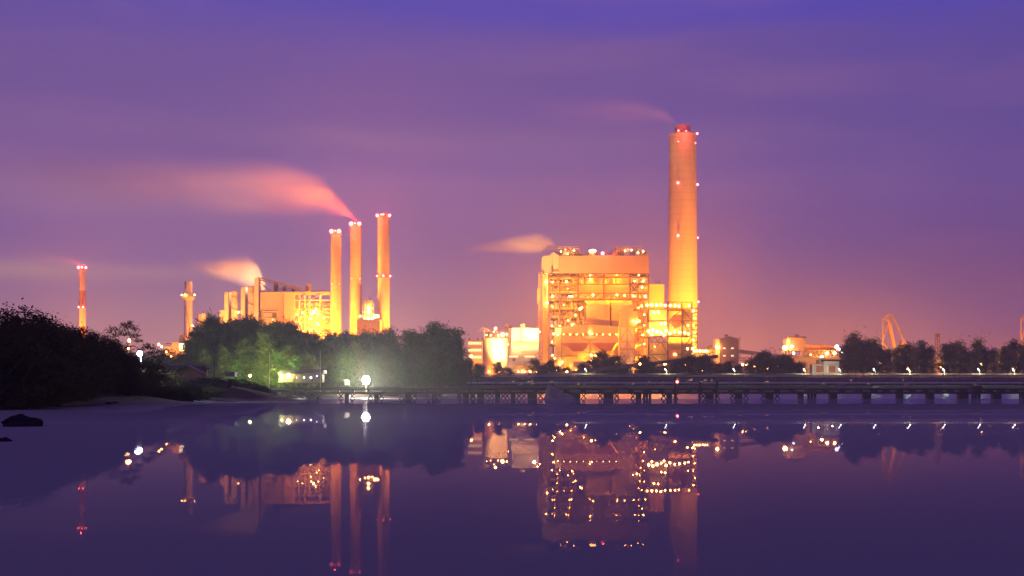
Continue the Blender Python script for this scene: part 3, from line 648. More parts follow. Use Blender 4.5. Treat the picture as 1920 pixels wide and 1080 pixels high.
b = MB(); b.tube([(x-1.5, 1176, Z(528, 1180)), (x-2, 1176, Z(575, 1180)), (x+.5, 1176, Z(592, 1180)), (x+2.5, 1176, Z(612, 1180)), (x+2.5, 1176, Z(660, 1180))], .25, 5); b.build('riser_pipe', dsteel, stk)
for px in (341, 347, 365): bulb(px, 553, 1173, .6, g_s, stk)
bulb(361, 611, 1175, .5, g_s2, stk)
for sx in (-1, 1): light('SPOT', (x+sx*14, 1158, GZ+6), SOD, 6e4, stk, .6, (x, 1180, Z(590, 1180)), 70, .9)
ss = thing('steel_stack', (X(379, 1190), 1190, GZ), 'short twin flue between the ringed stack and the trees', 'stack')
b = MB(); b.cyl(X(374, 1190), 1192, GZ, Z(589, 1190), 1.6, n=12); b.build('flue', clad2, ss); b = MB(); b.cyl(X(381.5, 1190), 1190, GZ, Z(588, 1190), 2.7, n=16); b.build('flue', clad2, ss)
b = MB(); b.tube([(X(371+k*1.5, 1190)+math.sin(k)*.2, 1187, Z(589+k*4.5, 1190)) for k in range(8)], .25, 5); b.build('pipe', dsteel, ss)
light('SPOT', (X(372, 1180), 1165, GZ+4), SOD, 4e4, ss, .6, (X(379, 1190), 1190, Z(610, 1190)), 80, .9)
pb_ = thing('pump_house', (X(333, 1150), 1150, GZ), 'low plant building with a glaring white doorway at the foot of the ringed stack', 'building')
b = MB(); b.pb(322, 349, 700, 642, 1150, 16); b.pb(308, 322, 700, 650, 1152, 14); b.build('wall', clad, pb_)
b = MB(); b.pb(336.5, 344.5, 640, 627, 1153, 5); b.pb(335.5, 345.5, 642, 634, 1154, 5); b.build('roof_tank', clad, pb_)
b = MB(); b.pb(310, 321, 645, 643.4, 1152, 3); b.build('gantry', dsteel, pb_)
b = MB(); b.pb(336, 346.5, 657, 644, 1149.6, .5); b.build('doorway', glow('bright_doorway', (1, .72, .3), 6), pb_)
for px, py in ((298, 646), (303, 650), (352, 664), (354, 672), (360, 680), (312, 660), (322, 668)): bulb(px, py, 1140, .9, g_s2, pb_)
light('SPOT', (X(330, 1130), 1132, GZ+4), SOD, 6e4, pb_, .6, (X(333, 1150), 1150, Z(660, 1150)), 110, .9)
# small unit between the chimneys
sm = thing('boiler_tower', (X(690, 1180), 1180, GZ), 'small boiler tower with a lamp-studded steel top between the middle and right slim chimneys', 'boiler tower')
b = MB(); b.pb(669, 712, 700, 600, 1180, 20); b.pb(669, 678, 700, 599, 1178, 3); b.build('wall', clad, sm)
b = MB()
for c in (680, 684, 690, 696, 700): b.bp(c, 600, c, 562 if 682 < c < 698 else 566, 1182, .4); b.bp(c, 600, c, 566, 1190, .4)
for r_ in (564, 571, 578, 585, 592): b.bp(680, r_, 700, r_, 1182, .4)
for k in range(5): b.bp(680 if k % 2 else 700, 564+k*7, 700 if k % 2 else 680, 571+k*7, 1182, .25)
b.pb(685, 697, 600, 564, 1184, 5); b.pb(688, 692, 564, 558, 1184, 3); b.pb(668, 712, 599.8, 599, 1178, 18)
for k in range(14): b.bp(669+k*3.2, 600, 669+k*3.2, 596, 1178, .2)
b.build('steel_top', duct, sm)
for px, py, r in ((675, 593, .8), (691, 577, 1.4), (691, 585, 1.4), (691, 597, 1.3), (703, 593, 1.5), (708, 593, 1.3), (684, 596, .8), (698, 598, .9)): bulb(px, py, 1179.5, r, g_s, sm)
light('SPOT', (X(690, 1180)-2, 1160, GZ+5), SOD, 9e4, sm, .6, (X(690, 1180), 1180, Z(620, 1180)), 100, .9)

# ---------------------------------------------------------------- right hand yard
tt = thing('transfer_tower', (X(1364, 800), 800, GZ), 'tall narrow transfer tower with four small windows, right of the tallest chimney', 'transfer tower')
b = MB(); b.pp([(1350, 635), (1368, 630.5), (1385, 635), (1385, 700), (1350, 700)], 800, 12); b.build('wall', mat('brown_cladding', (.17, .12, .12), .7, var=.08, scale=.1, streak=.4), tt)
b = MB(); b.pp([(1342, 636), (1350, 635), (1350, 700), (1342, 700)], 801.5, 9); b.build('side_bay', clad2, tt)
for px in (1356, 1371):
    for py in (652, 666):
        b = MB(); b.pb(px, px+4.5, py+2, py, 799.8, .4); b.build('window', g_win, tt)
b = MB(); b.bp(1387, 633, 1387, 672, 800, .5); b.bp(1384, 633, 1390, 634, 800, .35); b.build('riser', duct, tt)
b = MB(); b.pp([(1360, 632), (1366, 629), (1364, 626.5), (1359, 628)], 803, 2); b.bp(1359, 628, 1367, 632, 802, .25); b.build('roof_vent', steel, tt)
bulb(1345, 651, 799, 1.0, g_s, tt)
light('SPOT', (X(1337, 790), 792, GZ+6), SOD, 5e3, tt, .4, (X(1345, 801), 801, Z(650, 800)), 80, .8)
light('SPOT', (X(1380, 760), 760, GZ+3), (1, .4, .22), 2.2e4, tt, .4, (X(1368, 800), 800, Z(655, 800)), 80, .8)
cb = thing('canopy_shed', (X(1318, 820), 820, GZ), 'glowing yellow loading canopy on posts beside a small block, right of the chimney foot', 'canopy')
b = MB(); b.pb(1298, 1330, 656, 654, 820, 12); b.build('roof', clad2, cb)
b = MB(); 
for c in (1300, 1308, 1316, 1328): b.bp(c, 656, c, 700, 820, .5)
b.pb(1300, 1329, 700, 657, 833, 1); b.build('post', clad2, cb)
b = MB(); b.pp([(1326, 650), (1330, 647.5), (1341.5, 648), (1341.5, 700), (1326, 700)], 824, 8); b.build('block', clad, cb)
for k in range(6): bulb(1302+k*5, 658.5, 822, .6, g_s2, cb)
bulb(1289, 654, 816, .6, g_s2, cb); bulb(1299, 653.5, 816, .7, g_s, cb)
cv = thing('covered_conveyor', (X(1445, 790), 790, GZ), 'long grey covered conveyor sloping down to the right from the narrow transfer tower', 'conveyor')
b = MB(); p = (X(1385, 800), 806, Z(657.5, 800)); q = (X(1515, 780), 786, Z(674, 780)); b.beam(p, q, 3.2, 2.4); b.build('gallery', mat('conveyor_sheet', (.24, .17, .16), .6, var=.1, streak=.5), cv)
for k in range(1, 5):
    b = MB(); e = Vector(p).lerp(Vector(q), k/4.6); b.beam(e, (e.x-2, e.y, GZ-1), .4); b.beam(e, (e.x+2, e.y, GZ-1), .4); b.build('trestle', steel, cv)
b = MB()
for k in range(24): b.bp(1385+k*5, 671+(k % 2)*5, 1390+k*5, 671+((k+1) % 2)*5, 810, .4)
b.bp(1385, 671, 1505, 671, 810, .5); b.bp(1385, 676, 1505, 676, 810, .5); b.build('lower_truss', rust, cv)
for k in range(5): bulb(1392+k*22, 684+k % 2*3, 800, .8, g_o, cv)
dk = thing('covered_conveyor', (X(1180, 640), 640, GZ), 'dark conveyor rising to the right past the foot of the boiler house, behind the pier', 'conveyor')
b = MB(); p = (X(1015, 640), 640, Z(704.5, 640)); q = (X(1345, 660), 660, Z(668, 660)); b.beam(p, q, 2.2, 1.6); b.build('gallery', dsteel, dk)
for k in range(2, 10):
    b = MB(); e = Vector(p).lerp(Vector(q), k/10); b.beam(e, (e.x-1, e.y, GZ-1), .3); b.beam(e, (e.x+1, e.y, GZ-1), .3); b.build('trestle', dsteel, dk)
for px, py, m_ in ((1200, 682.5, g_s2), (1063, 697, g_s2)): bulb(px, py, 638, .45, m_, dk)
gh = thing('gabled_tower', (X(1496, 820), 820, GZ), 'orange gabled block standing high above the steel truss bridge, a bright lamp at its left', 'tower building')
b = MB(); b.pb(1481.5, 1511, 658, 632.5, 820, 14); b.build('wall', clad, gh)
b = MB(); b.pp([(1475, 635), (1478.5, 631.5), (1482, 634), (1482, 657), (1475, 657)], 821, 12); b.build('gable_bay', white, gh)
b = MB(); b.pb(1480, 1512, 632.8, 631.2, 819.5, 15); b.build('roof', dark, gh)
b = MB()
for c in (1467, 1471, 1476, 1482, 1500, 1510): b.bp(c, 655, c, 700, 822, .5)
b.pb(1466, 1482, 655, 654, 820, 10); b.build('leg_frame', steel, gh)
b = MB(); b.bp(1491, 631, 1497, 626.5, 823, .3); b.bp(1497, 631, 1491, 626.5, 823, .3); b.bp(1490, 629, 1498, 629, 823, .3); b.build('roof_vent', steel, gh)
bulb(1472, 652, 817, 1.5, g_s, gh); bulb(1485, 649.5, 818, .8, g_w, gh); bulb(1488, 662, 818, .8, g_w, gh)
light('SPOT', (X(1480, 780), 780, GZ+8), SOD, 1.8e4, gh, .4, (X(1496, 820), 820, Z(645, 820)), 60, .8)
tb_ = thing('truss_bridge', (X(1580, 800), 800, GZ), 'long elevated steel truss bridge with orange lamps, running right from under the gabled block', 'truss bridge')
b = MB()
for r_ in (657.5, 669.5):
    b.bp(1498, r_, 1680, r_, 800, .6); b.bp(1498, r_, 1680, r_, 806, .6)
for k in range(46): b.bp(1500+k*4, 657.5 if k % 2 else 669.5, 1504+k*4, 669.5 if k % 2 else 657.5, 800, .35)
b.build('truss', steel, tb_)
for px in (1513, 1558, 1605, 1650):
    b = MB(); b.bp(px, 669, px-2, 702, 801, .7); b.bp(px, 669, px+3, 702, 805, .7); b.build('leg', steel, tb_)
for px, py, r, m_ in ((1551, 662.5, .95, g_s2), (1565, 662, .95, g_s2), (1595, 661, .9, g_s2), (1612, 661, .8, g_s2), (1633, 664, .5, g_s2), (1541, 669.5, .95, g_y), (1569, 650.5, 1.3, g_w), (1573.5, 655, .8, g_w), (1579, 661, .5, g_w), (1520, 665, .35, g_s2), (1660, 664, .45, g_s2)): bulb(px, py, 796, r, m_, tb_)
b = MB(); b.pb(1500, 1680, 672.5, 671.5, 803, 4); b.build('walkway', clad2, tb_)
sh = thing('storage_shed', (X(1540, 840), 840, GZ), 'long low orange shed roof seen above the truss bridge', 'shed')
b = MB(); b.pp([(1511, 646), (1545, 647), (1570, 649), (1570, 652), (1511, 652)], 840, 14); b.build('roof', clad, sh)
b = MB(); b.pb(1513, 1568, 668, 652, 843, 8); b.build('wall', rust, sh)
b = MB()
for c in (1513, 1523, 1533, 1539, 1547, 1556, 1566): b.bp(c, 652, c, 668, 840, .5)
b.bp(1539, 657, 1539, 643, 839, .5); b.bp(1542.5, 657, 1542.5, 644, 839, .4); b.build('post', steel, sh)
light('SPOT', (X(1535, 820), 815, GZ+14), SOD, 1.2e4, sh, .4, (X(1540, 840), 840, Z(650, 840)), 120, .8)
gu = thing('gate_house', (X(1550, 640), 640, GZ), 'small cream control house with two white framed windows and dark flat roof, above the pier', 'control house')
b = MB(); b.pb(1523, 1544, 704, 683, 640, 6); b.build('wall', whp, gu)
b = MB(); b.pb(1545, 1573.5, 704, 677, 638, 8); b.build('front_wall', whp, gu)
b = MB(); b.pb(1536, 1579, 681.5, 674, 646, 7); b.pb(1544, 1574.5, 677, 676, 637.4, 9); b.build('roof', dark, gu)
fb = MB(); fb.pb(1528.5, 1543.5, 700, 684.5, 639.4, .5); o1 = fb.build('window', white, gu); b = MB(); b.pb(1530, 1542.5, 698, 686, 639.1, .2); b.build('pane', mat('orange_glass', (.35, .10, .03), .4), o1)
fb = MB(); fb.pb(1549, 1571, 699, 684.5, 637.2, .6); o1 = fb.build('window', white, gu); b = MB(); b.pb(1554, 1566, 698, 686, 636.9, .2); b.build('pane', mat('orange_glass', (.35, .10, .03), .4), o1)
b = MB(); b.bp(1537.5, 683, 1537.5, 671, 641, .4); b.build('post', white, gu)
light('POINT', (X(1535, 632), 632.5, Z(692, 632)), (1, .85, .5), 900, gu, .3); light('POINT', (X(1560, 632), 631, Z(695, 632)), (1, .85, .5), 900, gu, .3)
def crane(cx, label, s=1.0, part=False):
    Yc = 1000; t_ = thing('dock_crane', (X(cx, Yc), Yc, GZ), label, 'crane', 'dock cranes')
    o_ = cx-1669
    b = MB(); 
    for q in ((1669, 587, 1655, 598), (1655, 598, 1655, 642), (1666, 604, 1655, 640), (1669, 587, 1666, 604), (1655, 598, 1666, 602), (1662, 593, 1664, 604)): b.bp(q[0]+o_, q[1], q[2]+o_, q[3], Yc, .7)
    b.bp(1652+o_, 640, 1664+o_, 655, Yc, 1.2); b.bp(1655+o_, 645, 1653+o_, 700, Yc, 1.0); b.build('back_stay', yel, t_)
    b = MB(); b.pp([(1664+o_, 604), (1671+o_, 604), (1681+o_, 652), (1675+o_, 654)], Yc+1, 2.5); b.build('mast', yel, t_)
    b = MB(); b.bp(1671+o_, 588, 1696+o_, 642, Yc, 1.1)
    for k in range(14): b.bp(1669.5+o_+k*1.8, 588.5+k*3.86, 1672.8+o_+k*1.8, 590+k*3.86, Yc-.8, .3)
    b.build('jib', yel, t_)
    b = MB(); b.pp([(1692+o_, 640), (1698+o_, 640), (1704+o_, 652), (1704+o_, 700), (1688+o_, 700), (1688+o_, 650)], Yc, 5); b.pb(1650+o_, 1690+o_, 700, 658, Yc+1, 4); b.build('cab', yel, t_)
    light('SPOT', (X(cx+8, Yc-60), Yc-50, GZ+3), (1, .45, .12), 4.5e5, t_, .5, (X(cx, Yc), Yc, Z(620, Yc)), 75, .9)
crane(1669, 'yellow dock crane with folded jib standing behind the trees')
crane(1928, 'yellow dock crane cut off at the right edge of the view')
lt = thing('water_tower', (X(1757, 900), 900, GZ), 'slim lattice tower flaring into a cup at its top, above the trees', 'lattice tower')
b = MB()
for c in (1753.5, 1758, 1761.5): b.bp(c, 660, c, 631, 900, .5); b.bp(c, 700, c, 660, 900, .5)
for k in range(9): b.bp(1753.5 if k % 2 else 1761.5, 631+k*4.5, 1761.5 if k % 2 else 1753.5, 635.5+k*4.5, 900, .3)
b.build('shaft', yel, lt)
b = MB(); b.tube([(X(1757.5, 900), 900, Z(632, 900)), (X(1757.5, 900), 900, Z(626, 900))], [1.2, 2.0], 12); b.build('cup', yel, lt)
pl_ = thing('pole', (X(1772, 880), 880, GZ), 'plain thin pole just right of the slim lattice tower', 'pole')
b = MB(); b.cyl(X(1772, 880), 880, GZ, Z(645.5, 880), .45, .35, 8); b.build('shaft', yel, pl_); b = MB(); b.ball((X(1772, 880), 880, Z(645.5, 880)), .7); b.build('cap', yel, pl_)
light('SPOT', (X(1765, 840), 840, GZ+4), (1, .4, .2), 6e4, lt, .5, (X(1757, 900), 900, Z(640, 900)), 80, .8)
fm = thing('lattice_mast', (X(1898, 1300), 1300, GZ), 'faint distant lattice mast at the far right, paler than the others', 'mast')
b = MB(); b.bp(1896, 700, 1897.5, 635, 1300, .7); b.bp(1900, 700, 1898.5, 635, 1300, .7)
for k in range(8): b.bp(1896, 640+k*5, 1900, 645+k*5, 1300, .4)
b.build('shaft', yel, fm)
# warm yard lamps that glow between the trunks
def yard_lamp(px, py, Y, label, m_=None, r=.8, power=2.5e4, colr=(1, .42, .10), group='yard lamps behind the trees', name='yard_lamp'):
    x = X(px, Y); z = Z(py, Y); g0 = ground(x, Y) if Y < 700 else GZ
    t_ = thing(name, (x, Y, g0), label, 'lamp', group)
    b = MB(); b.cyl(x, Y+r+.15, g0-.5, z+.2, .09, .07, 7); b.build('pole', dsteel, t_)
    bulb(px, py, Y, r, m_ or g_o, t_)
    if power: light('POINT', (x, Y-r-.4, z), colr, power, t_, .4)
    return t_
for px, py, lb_ in ((1247, 682, 'left of three yard lamps under the duct tower'), (1317, 696, 'yard lamp low in the trees beneath the lit canopy'), (1283, 684, 'yard lamp between the tallest chimney and the canopy'), (1400, 684, 'yard lamp right of the narrow transfer tower'), (1440, 690, 'yard lamp in the gap below the covered conveyor'), (1135, 697, 'yard lamp below the right hopper'), (1217, 694, 'yard lamp beside the foot of the duct tower'), (1650, 682, 'yard lamp behind the trees under the yellow crane'), (1735, 676, 'yard lamp behind the trees left of the lattice tower'), (1765, 688, 'yard lamp behind the trees under the lattice tower'), (1840, 684, 'yard lamp glowing orange through the densest right hand trees'), (1872, 680, 'yard lamp right of the densest glow in the trees'), (1905, 690, 'yard lamp nearest the cut off crane'), (1700, 690, 'yard lamp right of the yellow crane'), (884, 668, 'yard lamp by the low lit building'), (780, 678, 'yard lamp in the gap of the dark forest'), (826, 690, 'yard lamp seen low through the right end of the forest')):
    yard_lamp(px, py, 720, lb_, power=5e4 if px > 1600 else 2.2e4, r=.8)
# wall and spots added to make an orange glow behind the right hand trees
fw = thing('added_glow_wall', (X(1650, 760), 760, GZ), 'long added wall lit orange as a glow behind the line of trees', 'wall')
b = MB(); b.pb(1490, 1950, 704, 670, 760, .6)
b.build('wall', clad, fw)
for k in range(6): light('SPOT', (X(1520+k*75, 745), 744, GZ+4), (1, .38, .10), 7e3, fw, .4, (X(1520+k*75, 760), 760, GZ+2), 130, .9)

# ---------------------------------------------------------------- lit pier (pipe trestle) behind the low bridge
YP = 585
qw = thing('quay_wall', (X(1300, YP+9), YP+9, 3), 'long dark brown quay wall running along behind the lit pier', 'wall')
b = MB(); b.pb(700, 2350, 724, 707.2, YP+9, 1.2)
for k in range(80): b.pb(705+k*20, 707+k*20, 724, 707, YP+8.6, .3)
b.build('wall', mat('stained_quay', (.075, .042, .034), .85, var=.5, scale=.4, streak=.5), qw)
pr_ = thing('lit_pier', (X(1300, YP), YP, 2.0), 'long elevated pier with pale lit deck, hand rails and pipe runs along the far shore', 'pier')
b = MB(); b.pb(745, 2300, 706.2, 703.5, YP, 4.5); b.build('deck', mat('pier_concrete', (.40, .38, .34), .8, var=.3, scale=.3), pr_)
b = MB()
for r_ in (700.4, 701.9): b.bp(745, r_, 2300, r_, YP+4.4, .10)
for k in range(155): b.bp(745+k*10, 704, 745+k*10, 700.2, YP+4.4, .10)
b.build('handrail', steel, pr_)
b = MB()
for r_, wd in ((709.5, .35), (711.8, .45), (714.2, .3)): b.bp(700, r_, 2300, r_, YP+1.2, wd)
b.build('pipe_run', dsteel, pr_)
b = MB(); b.bp(820, 718, 2300, 718, YP-1, .5); b.bp(820, 716.6, 2300, 716.6, YP, .25); b.build('pale_pipe', pipe, pr_)
for k in range(90):
    b = MB(); b.bp(760+k*16.4, 707, 760+k*16.4, 722, YP+1, .35); b.build('post', dsteel, pr_)
for k in range(64):
    px = 905+k*16+rr.uniform(-5, 5); py = rr.choice([709, 712, 715.5, 719.5, 726])
    b = MB(); b.pb(px, px+rr.uniform(1, 6), py+rr.uniform(.4, 1.6), py, YP+2.2, .6); b.build('fitting', rr.choice([white, pipe, clad2]), pr_)
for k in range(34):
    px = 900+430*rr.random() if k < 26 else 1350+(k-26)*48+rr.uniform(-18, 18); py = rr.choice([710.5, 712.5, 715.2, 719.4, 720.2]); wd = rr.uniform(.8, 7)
    b = MB(); b.pb(px, px+wd, py+rr.uniform(.25, .6), py, YP-1.3, .12); b.build('added_glint', glow('added_glint', (1, .55, .2), 1.1), pr_)  # glowing slips added in place of warm glints along the pier
dm = {}
for k, px in enumerate((708, 780, 843, 1100, 1250, 1378, 1510, 1576, 1641, 1706, 1771, 1837, 1902)):
    x = X(px, YP+2)
    if k == 0:
        t_ = thing('pier_lamp', (x, YP+2, Z(704, YP)), '', 'street lamp', 'lamps along the lit pier')
        b = MB(); z0 = Z(704, YP); b.tube([(x, YP+2, z0), (x, YP+2, z0+2.2), (x-.5, YP+2, z0+2.75)], .08, 6); b.build('pole', steel, t_)
        b = MB(); p = Vector((x-.5, YP+2, z0+2.6)); b.beam(p+Vector((.2, 0, -.35)), p+Vector((-.35, 0, .6)), .3, .3); b.build('lamp_head', g_w, t_)
        first = t_
        light('POINT', (x-.2, YP+1.0, z0+1.6), (.86, 1, .62), 2600, t_, .15)
    else:
        t_ = copy_tree(first); t_.location.x = x; t_['_o'] = [x, YP+2, 0]
    t_['label'] = 'white tilted lamp on the lit pier, ' + ['beside the dazzling shore floodlight', 'at the left end of the lit deck', 'below the right end of the dark forest', 'before the twin hoppers', 'before the duct tower', 'before the narrow transfer tower', 'just left of the cream control house', 'just right of the cream control house', 'left of the yellow crane', 'right of the yellow crane', 'below the slim lattice tower', 'in the densest trees', 'last before the right edge'][k]
for px, lb_ in ((700, ''),): pass

# ---------------------------------------------------------------- low bridge
YB = 420
br = thing('low_bridge', (X(1200, YB), YB, 0), 'long low dark trestle bridge crossing the water on paired piles with crossed braces', 'bridge')
b = MB(); b.pb(548, 2200, 731, 728.2, YB, 4.0); b.pb(548, 752, 727.2, 726.2, YB+1, 3); b.build('deck', wet, br)
b = MB(); b.pb(560, 2200, 738.4, 735.2, YB-.2, 3.6); b.build('girder', wet, br)
b = MB()
for k, px in enumerate([572, 606, 634, 662, 691, 720, 748, 776, 802, 828, 856, 880, 905, 930, 956, 982, 1006, 1035, 1062, 1094, 1127, 1155, 1183, 1214, 1241, 1267, 1293, 1313, 1343, 1372, 1400, 1428, 1458, 1487, 1518, 1549, 1579, 1612]+[1640+q*24 for q in range(24)]):
    ww = 1.1 if px < 1000 else (5 if px < 1500 else 5.5)
    b = MB(); b.pb(px-ww, px+ww, 735.6, 730.6, YB+.3, 2.6); b.build('spacer', wet, br)
PI_ = [(587, 11), (650, 8), (705, 7), (765, 11), (814, 8), (873, 11), (901, 13), (933, 9), (962, 9), (998, 18), (1075, 26), (1141, 18), (1198, 9), (1255.5, 9), (1331.5, 14), (1386, 12), (1444.5, 13), (1503, 8), (1563.5, 13), (1627, 13), (1689, 10), (1746, 12), (1808, 17), (1871, 14), (1924, 14), (1975, 12), (2040, 12), (2100, 12)]
for px, ww in PI_:
    b = MB(); hw = X(CX+ww/2, YB)
    for q in range(max(1, round(ww/6))):
        n_ = max(1, round(ww/6)); xx = X(px, YB)+(q-(n_-1)/2)*hw*2/n_
        b.box(xx-hw/n_*1.02, xx+hw/n_*1.02, YB+.2, YB+2.8, -1.2, Z(738, YB))
    b.build('pile', wet, br)
b = MB()
for i, (px, ww) in enumerate(PI_):
    if px > 1480: break
    for sd in (-1, 1):
        e = px+sd*ww/2
        for dy in (0, 2.4):
            b.bp(e+sd*2, 747.5, e+sd*11, 737.5, YB+dy, .28); b.bp(e+sd*2, 737.5, e+sd*11, 747.5, YB+dy, .28)
b.build('cross_brace', wet, br)
def dolphin(px0, px1, top, label):
    t_ = thing('mooring_dolphin', (X((px0+px1)/2, YB-6), YB-6, 0), label, 'mooring dolphin', 'dark mooring blocks in front of the bridge')
    b = MB(); b.pb(px0, px1, 739, top, YB-6, 3); b.build('cap', wet, t_)
    n_ = max(2, int((px1-px0)/5))
    for k in range(n_):
        b = MB(); x = X(px0+(k+.5)*(px1-px0)/n_, YB-6); b.cyl(x, YB-4.5, -1, Z(739, YB-6), X(CX+(px1-px0)/n_/2*.9, YB-6), n=10); b.build('pile', wet, t_)
dolphin(1206, 1222, 729, 'dark mooring block before the bridge, below the stair tower of the duct tower')
dolphin(1515, 1533, 728, 'dark mooring block before the bridge, left below the cream control house')
dolphin(1824, 1842, 724, 'tallest dark mooring block before the bridge, nearest the right edge')
def post(px, top, lean, label, lamp=False):
    t_ = thing('mooring_post', (X(px, YB-5), YB-5, 0), label, 'post', 'leaning posts by the bridge')
    b = MB(); b.tube([(X(px, YB-5), YB-5, -1), (X(px+lean, YB-5), YB-5, Z(top, YB-5))], [.42, .36], 8); b.build('shaft', wet, t_)
    if lamp:
        b = MB(); b.ball((X(1269.5, YB-5), YB-5.4, Z(716, YB-5)), .42); b.build('red_lamp', g_r, t_); light('POINT', (X(1270, YB-5), YB-6.4, Z(716, YB-5)), (1, .1, .08), 120, t_, .2)
post(1266.5, 705, 0, 'tallest dark post by the bridge, carrying a red lamp', True)
post(1311, 716, 2, 'shortest dark post, middle of the three by the bridge')
post(1342, 713, 3, 'leaning dark post, rightmost of the three by the bridge')
# blocks and funnels on the far bank
def bank_block(px0, px1, py0, py1, Y, m_, label, legs=False):
    t_ = thing('bank_block', (X((px0+px1)/2, Y), Y, ground(X((px0+px1)/2, Y), Y)), label, 'concrete block', 'blocks on the far bank')
    b = MB()
    if legs:
        b.pp([(px0, py0), (px1, py0), (px1-5, (py0+py1)/2+1), (px0+5, (py0+py1)/2+1)], Y, 2.5)
    else: b.pb(px0, px1, py1, py0, Y, 2)
    b.build('block', m_, t_)
    if legs:
        for k in range(4):
            b = MB(); b.bp(px0+6+k*(px1-px0-12)/3, (py0+py1)/2, px0+3+k*(px1-px0-6)/3, py1+2, Y+1, .35); b.build('leg', m_, t_)
bank_block(1567, 1588, 719, 732, 540, concp, 'funnel shaped block on splayed legs on the bank below the control house', True)
bank_block(1172, 1190, 720, 733, 540, concp, 'funnel shaped block on splayed legs on the bank below the boiler house', True)
bank_block(1437, 1446, 721, 733, 540, concp, 'narrow grey block with splayed legs below the covered conveyor', True)
obl = mat('lit_orange_block', (.55, .25, .15), .8)  # orange of a lit face put into the block colour
bank_block(1699, 1704, 719, 726, 540, obl, 'small block coloured orange as if lit, on the bank below the yellow crane')
bank_block(1829, 1835, 718, 725, 540, obl, 'small block coloured orange as if lit, on the bank above the tallest mooring block')
bank_block(1041, 1049, 719, 729, 540, concp, 'pale square block on the bank behind the big pale boulder')

# ---------------------------------------------------------------- rocks
def rock(name, c, s3, label, m_, seed, group=None, det=3, facet=.22):
    import bmesh
    bm = bmesh.new(); bmesh.ops.create_icosphere(bm, subdivisions=det, radius=1)
    for v in bm.verts:
        p_ = v.co.copy(); f_ = 1+facet*2*noise.noise(p_*1.3+Vector((seed, 0, 0)))+facet*noise.noise(p_*3.1+Vector((0, seed, 0)))
        v.co = Vector((p_.x*s3[0]*f_, p_.y*s3[1]*f_, p_.z*s3[2]*f_))
    me = bpy.data.meshes.new(name); bm.to_mesh(me); bm.free(); me.materials.append(m_)
    o = bpy.data.objects.new(name, me); COL.objects.link(o); o.location = c
    return tag(o, label, 'rock', group)
rock('rock', (X(38, 22), 22, .02), (.34, .25, .17), 'larger dark rock breaking the calm water near the left edge', rockm, 1)
rock('rock', (X(5, 14.5), 14.5, -.01), (.09, .08, .055), 'small dark rock in the water at the very left edge', rockm, 5)
t_ = MB()
o = rock('rock', (X(1036, 405), 405, -.3), (3.2, 2.6, 4.4), 'big pale pointed boulder in front of the bridge, before the boiler house', prock, 9, facet=.16)
o = rock('rock', (X(1058, 406), 406, -.4), (3.4, 2.2, 2.2), 'low pale boulder against the right flank of the pointed boulder', prock, 12, facet=.16)
rock('rock', (X(84, 70), 70, .15), (.40, .5, .55), 'pale upright rock at the foot of the dark hillside', prock, 20, facet=.2)
for k, (px, Y, s_) in enumerate([(110, 66, .10), (205, 78, .14), (217, 80, .11), (150, 84, .22), (240, 92, .16), (128, 76, .2)]):
    rock('shore_stone', (X(px, Y), Y, ground(X(px, Y), Y)+.05), (s_*1.6, s_, s_*.7), ['smallest stone on the mud left of the others', 'left of two dark stones at the water edge', 'right of two dark stones at the water edge', 'flat stone under the bushes', 'stone at the right end of the stony strip', 'stone beside the pale upright rock'][k], rockm, 30+k, 'stones on the muddy shore', 2)
# rubble of the embankment where the bridge lands: one uncountable heap
b = MB()
def chunk(b, c, s_):
    v0 = len(b.v); 
    for sx in (-1, 1):
        for sy in (-1, 1):
            for sz in (-1, 1): b.v.append((c[0]+sx*s_*R.uniform(.5, 1.2), c[1]+sy*s_*R.uniform(.5, 1.2), c[2]+sz*s_*R.uniform(.4, .9)))
    for q in ((0,1,3,2), (4,6,7,5), (0,4,5,1), (2,3,7,6), (0,2,6,4), (1,5,7,3)): b.face([v0+i for i in q])
for k in range(2600):
    x = R.uniform(-92, -64); y = R.uniform(345, 432)
    if inland(x, y) < -1.5: continue
    g0 = ground(x, y); chunk(b, (x, y, g0), R.uniform(.15, .75))
tag(b.build('rubble', rockm), 'heap of grey broken rock where the low bridge meets the land', 'rubble', kind='stuff')
b = MB()
for k in range(2600):
    y = 62*math.exp(R.random()*1.5); q = R.random(); x = ip(y, [(p_[1], p_[0]) for p_ in SH[:9]])-R.uniform(.2, 22)*q
    chunk(b, (x, y, ground(x, y)), R.uniform(.03, .17)*(1+y/120)*R.choice([1, 1, 1, 2]))
tag(b.build('shore_gravel', rockm), 'stones and litter strewn over the muddy left shore', 'gravel', kind='stuff')

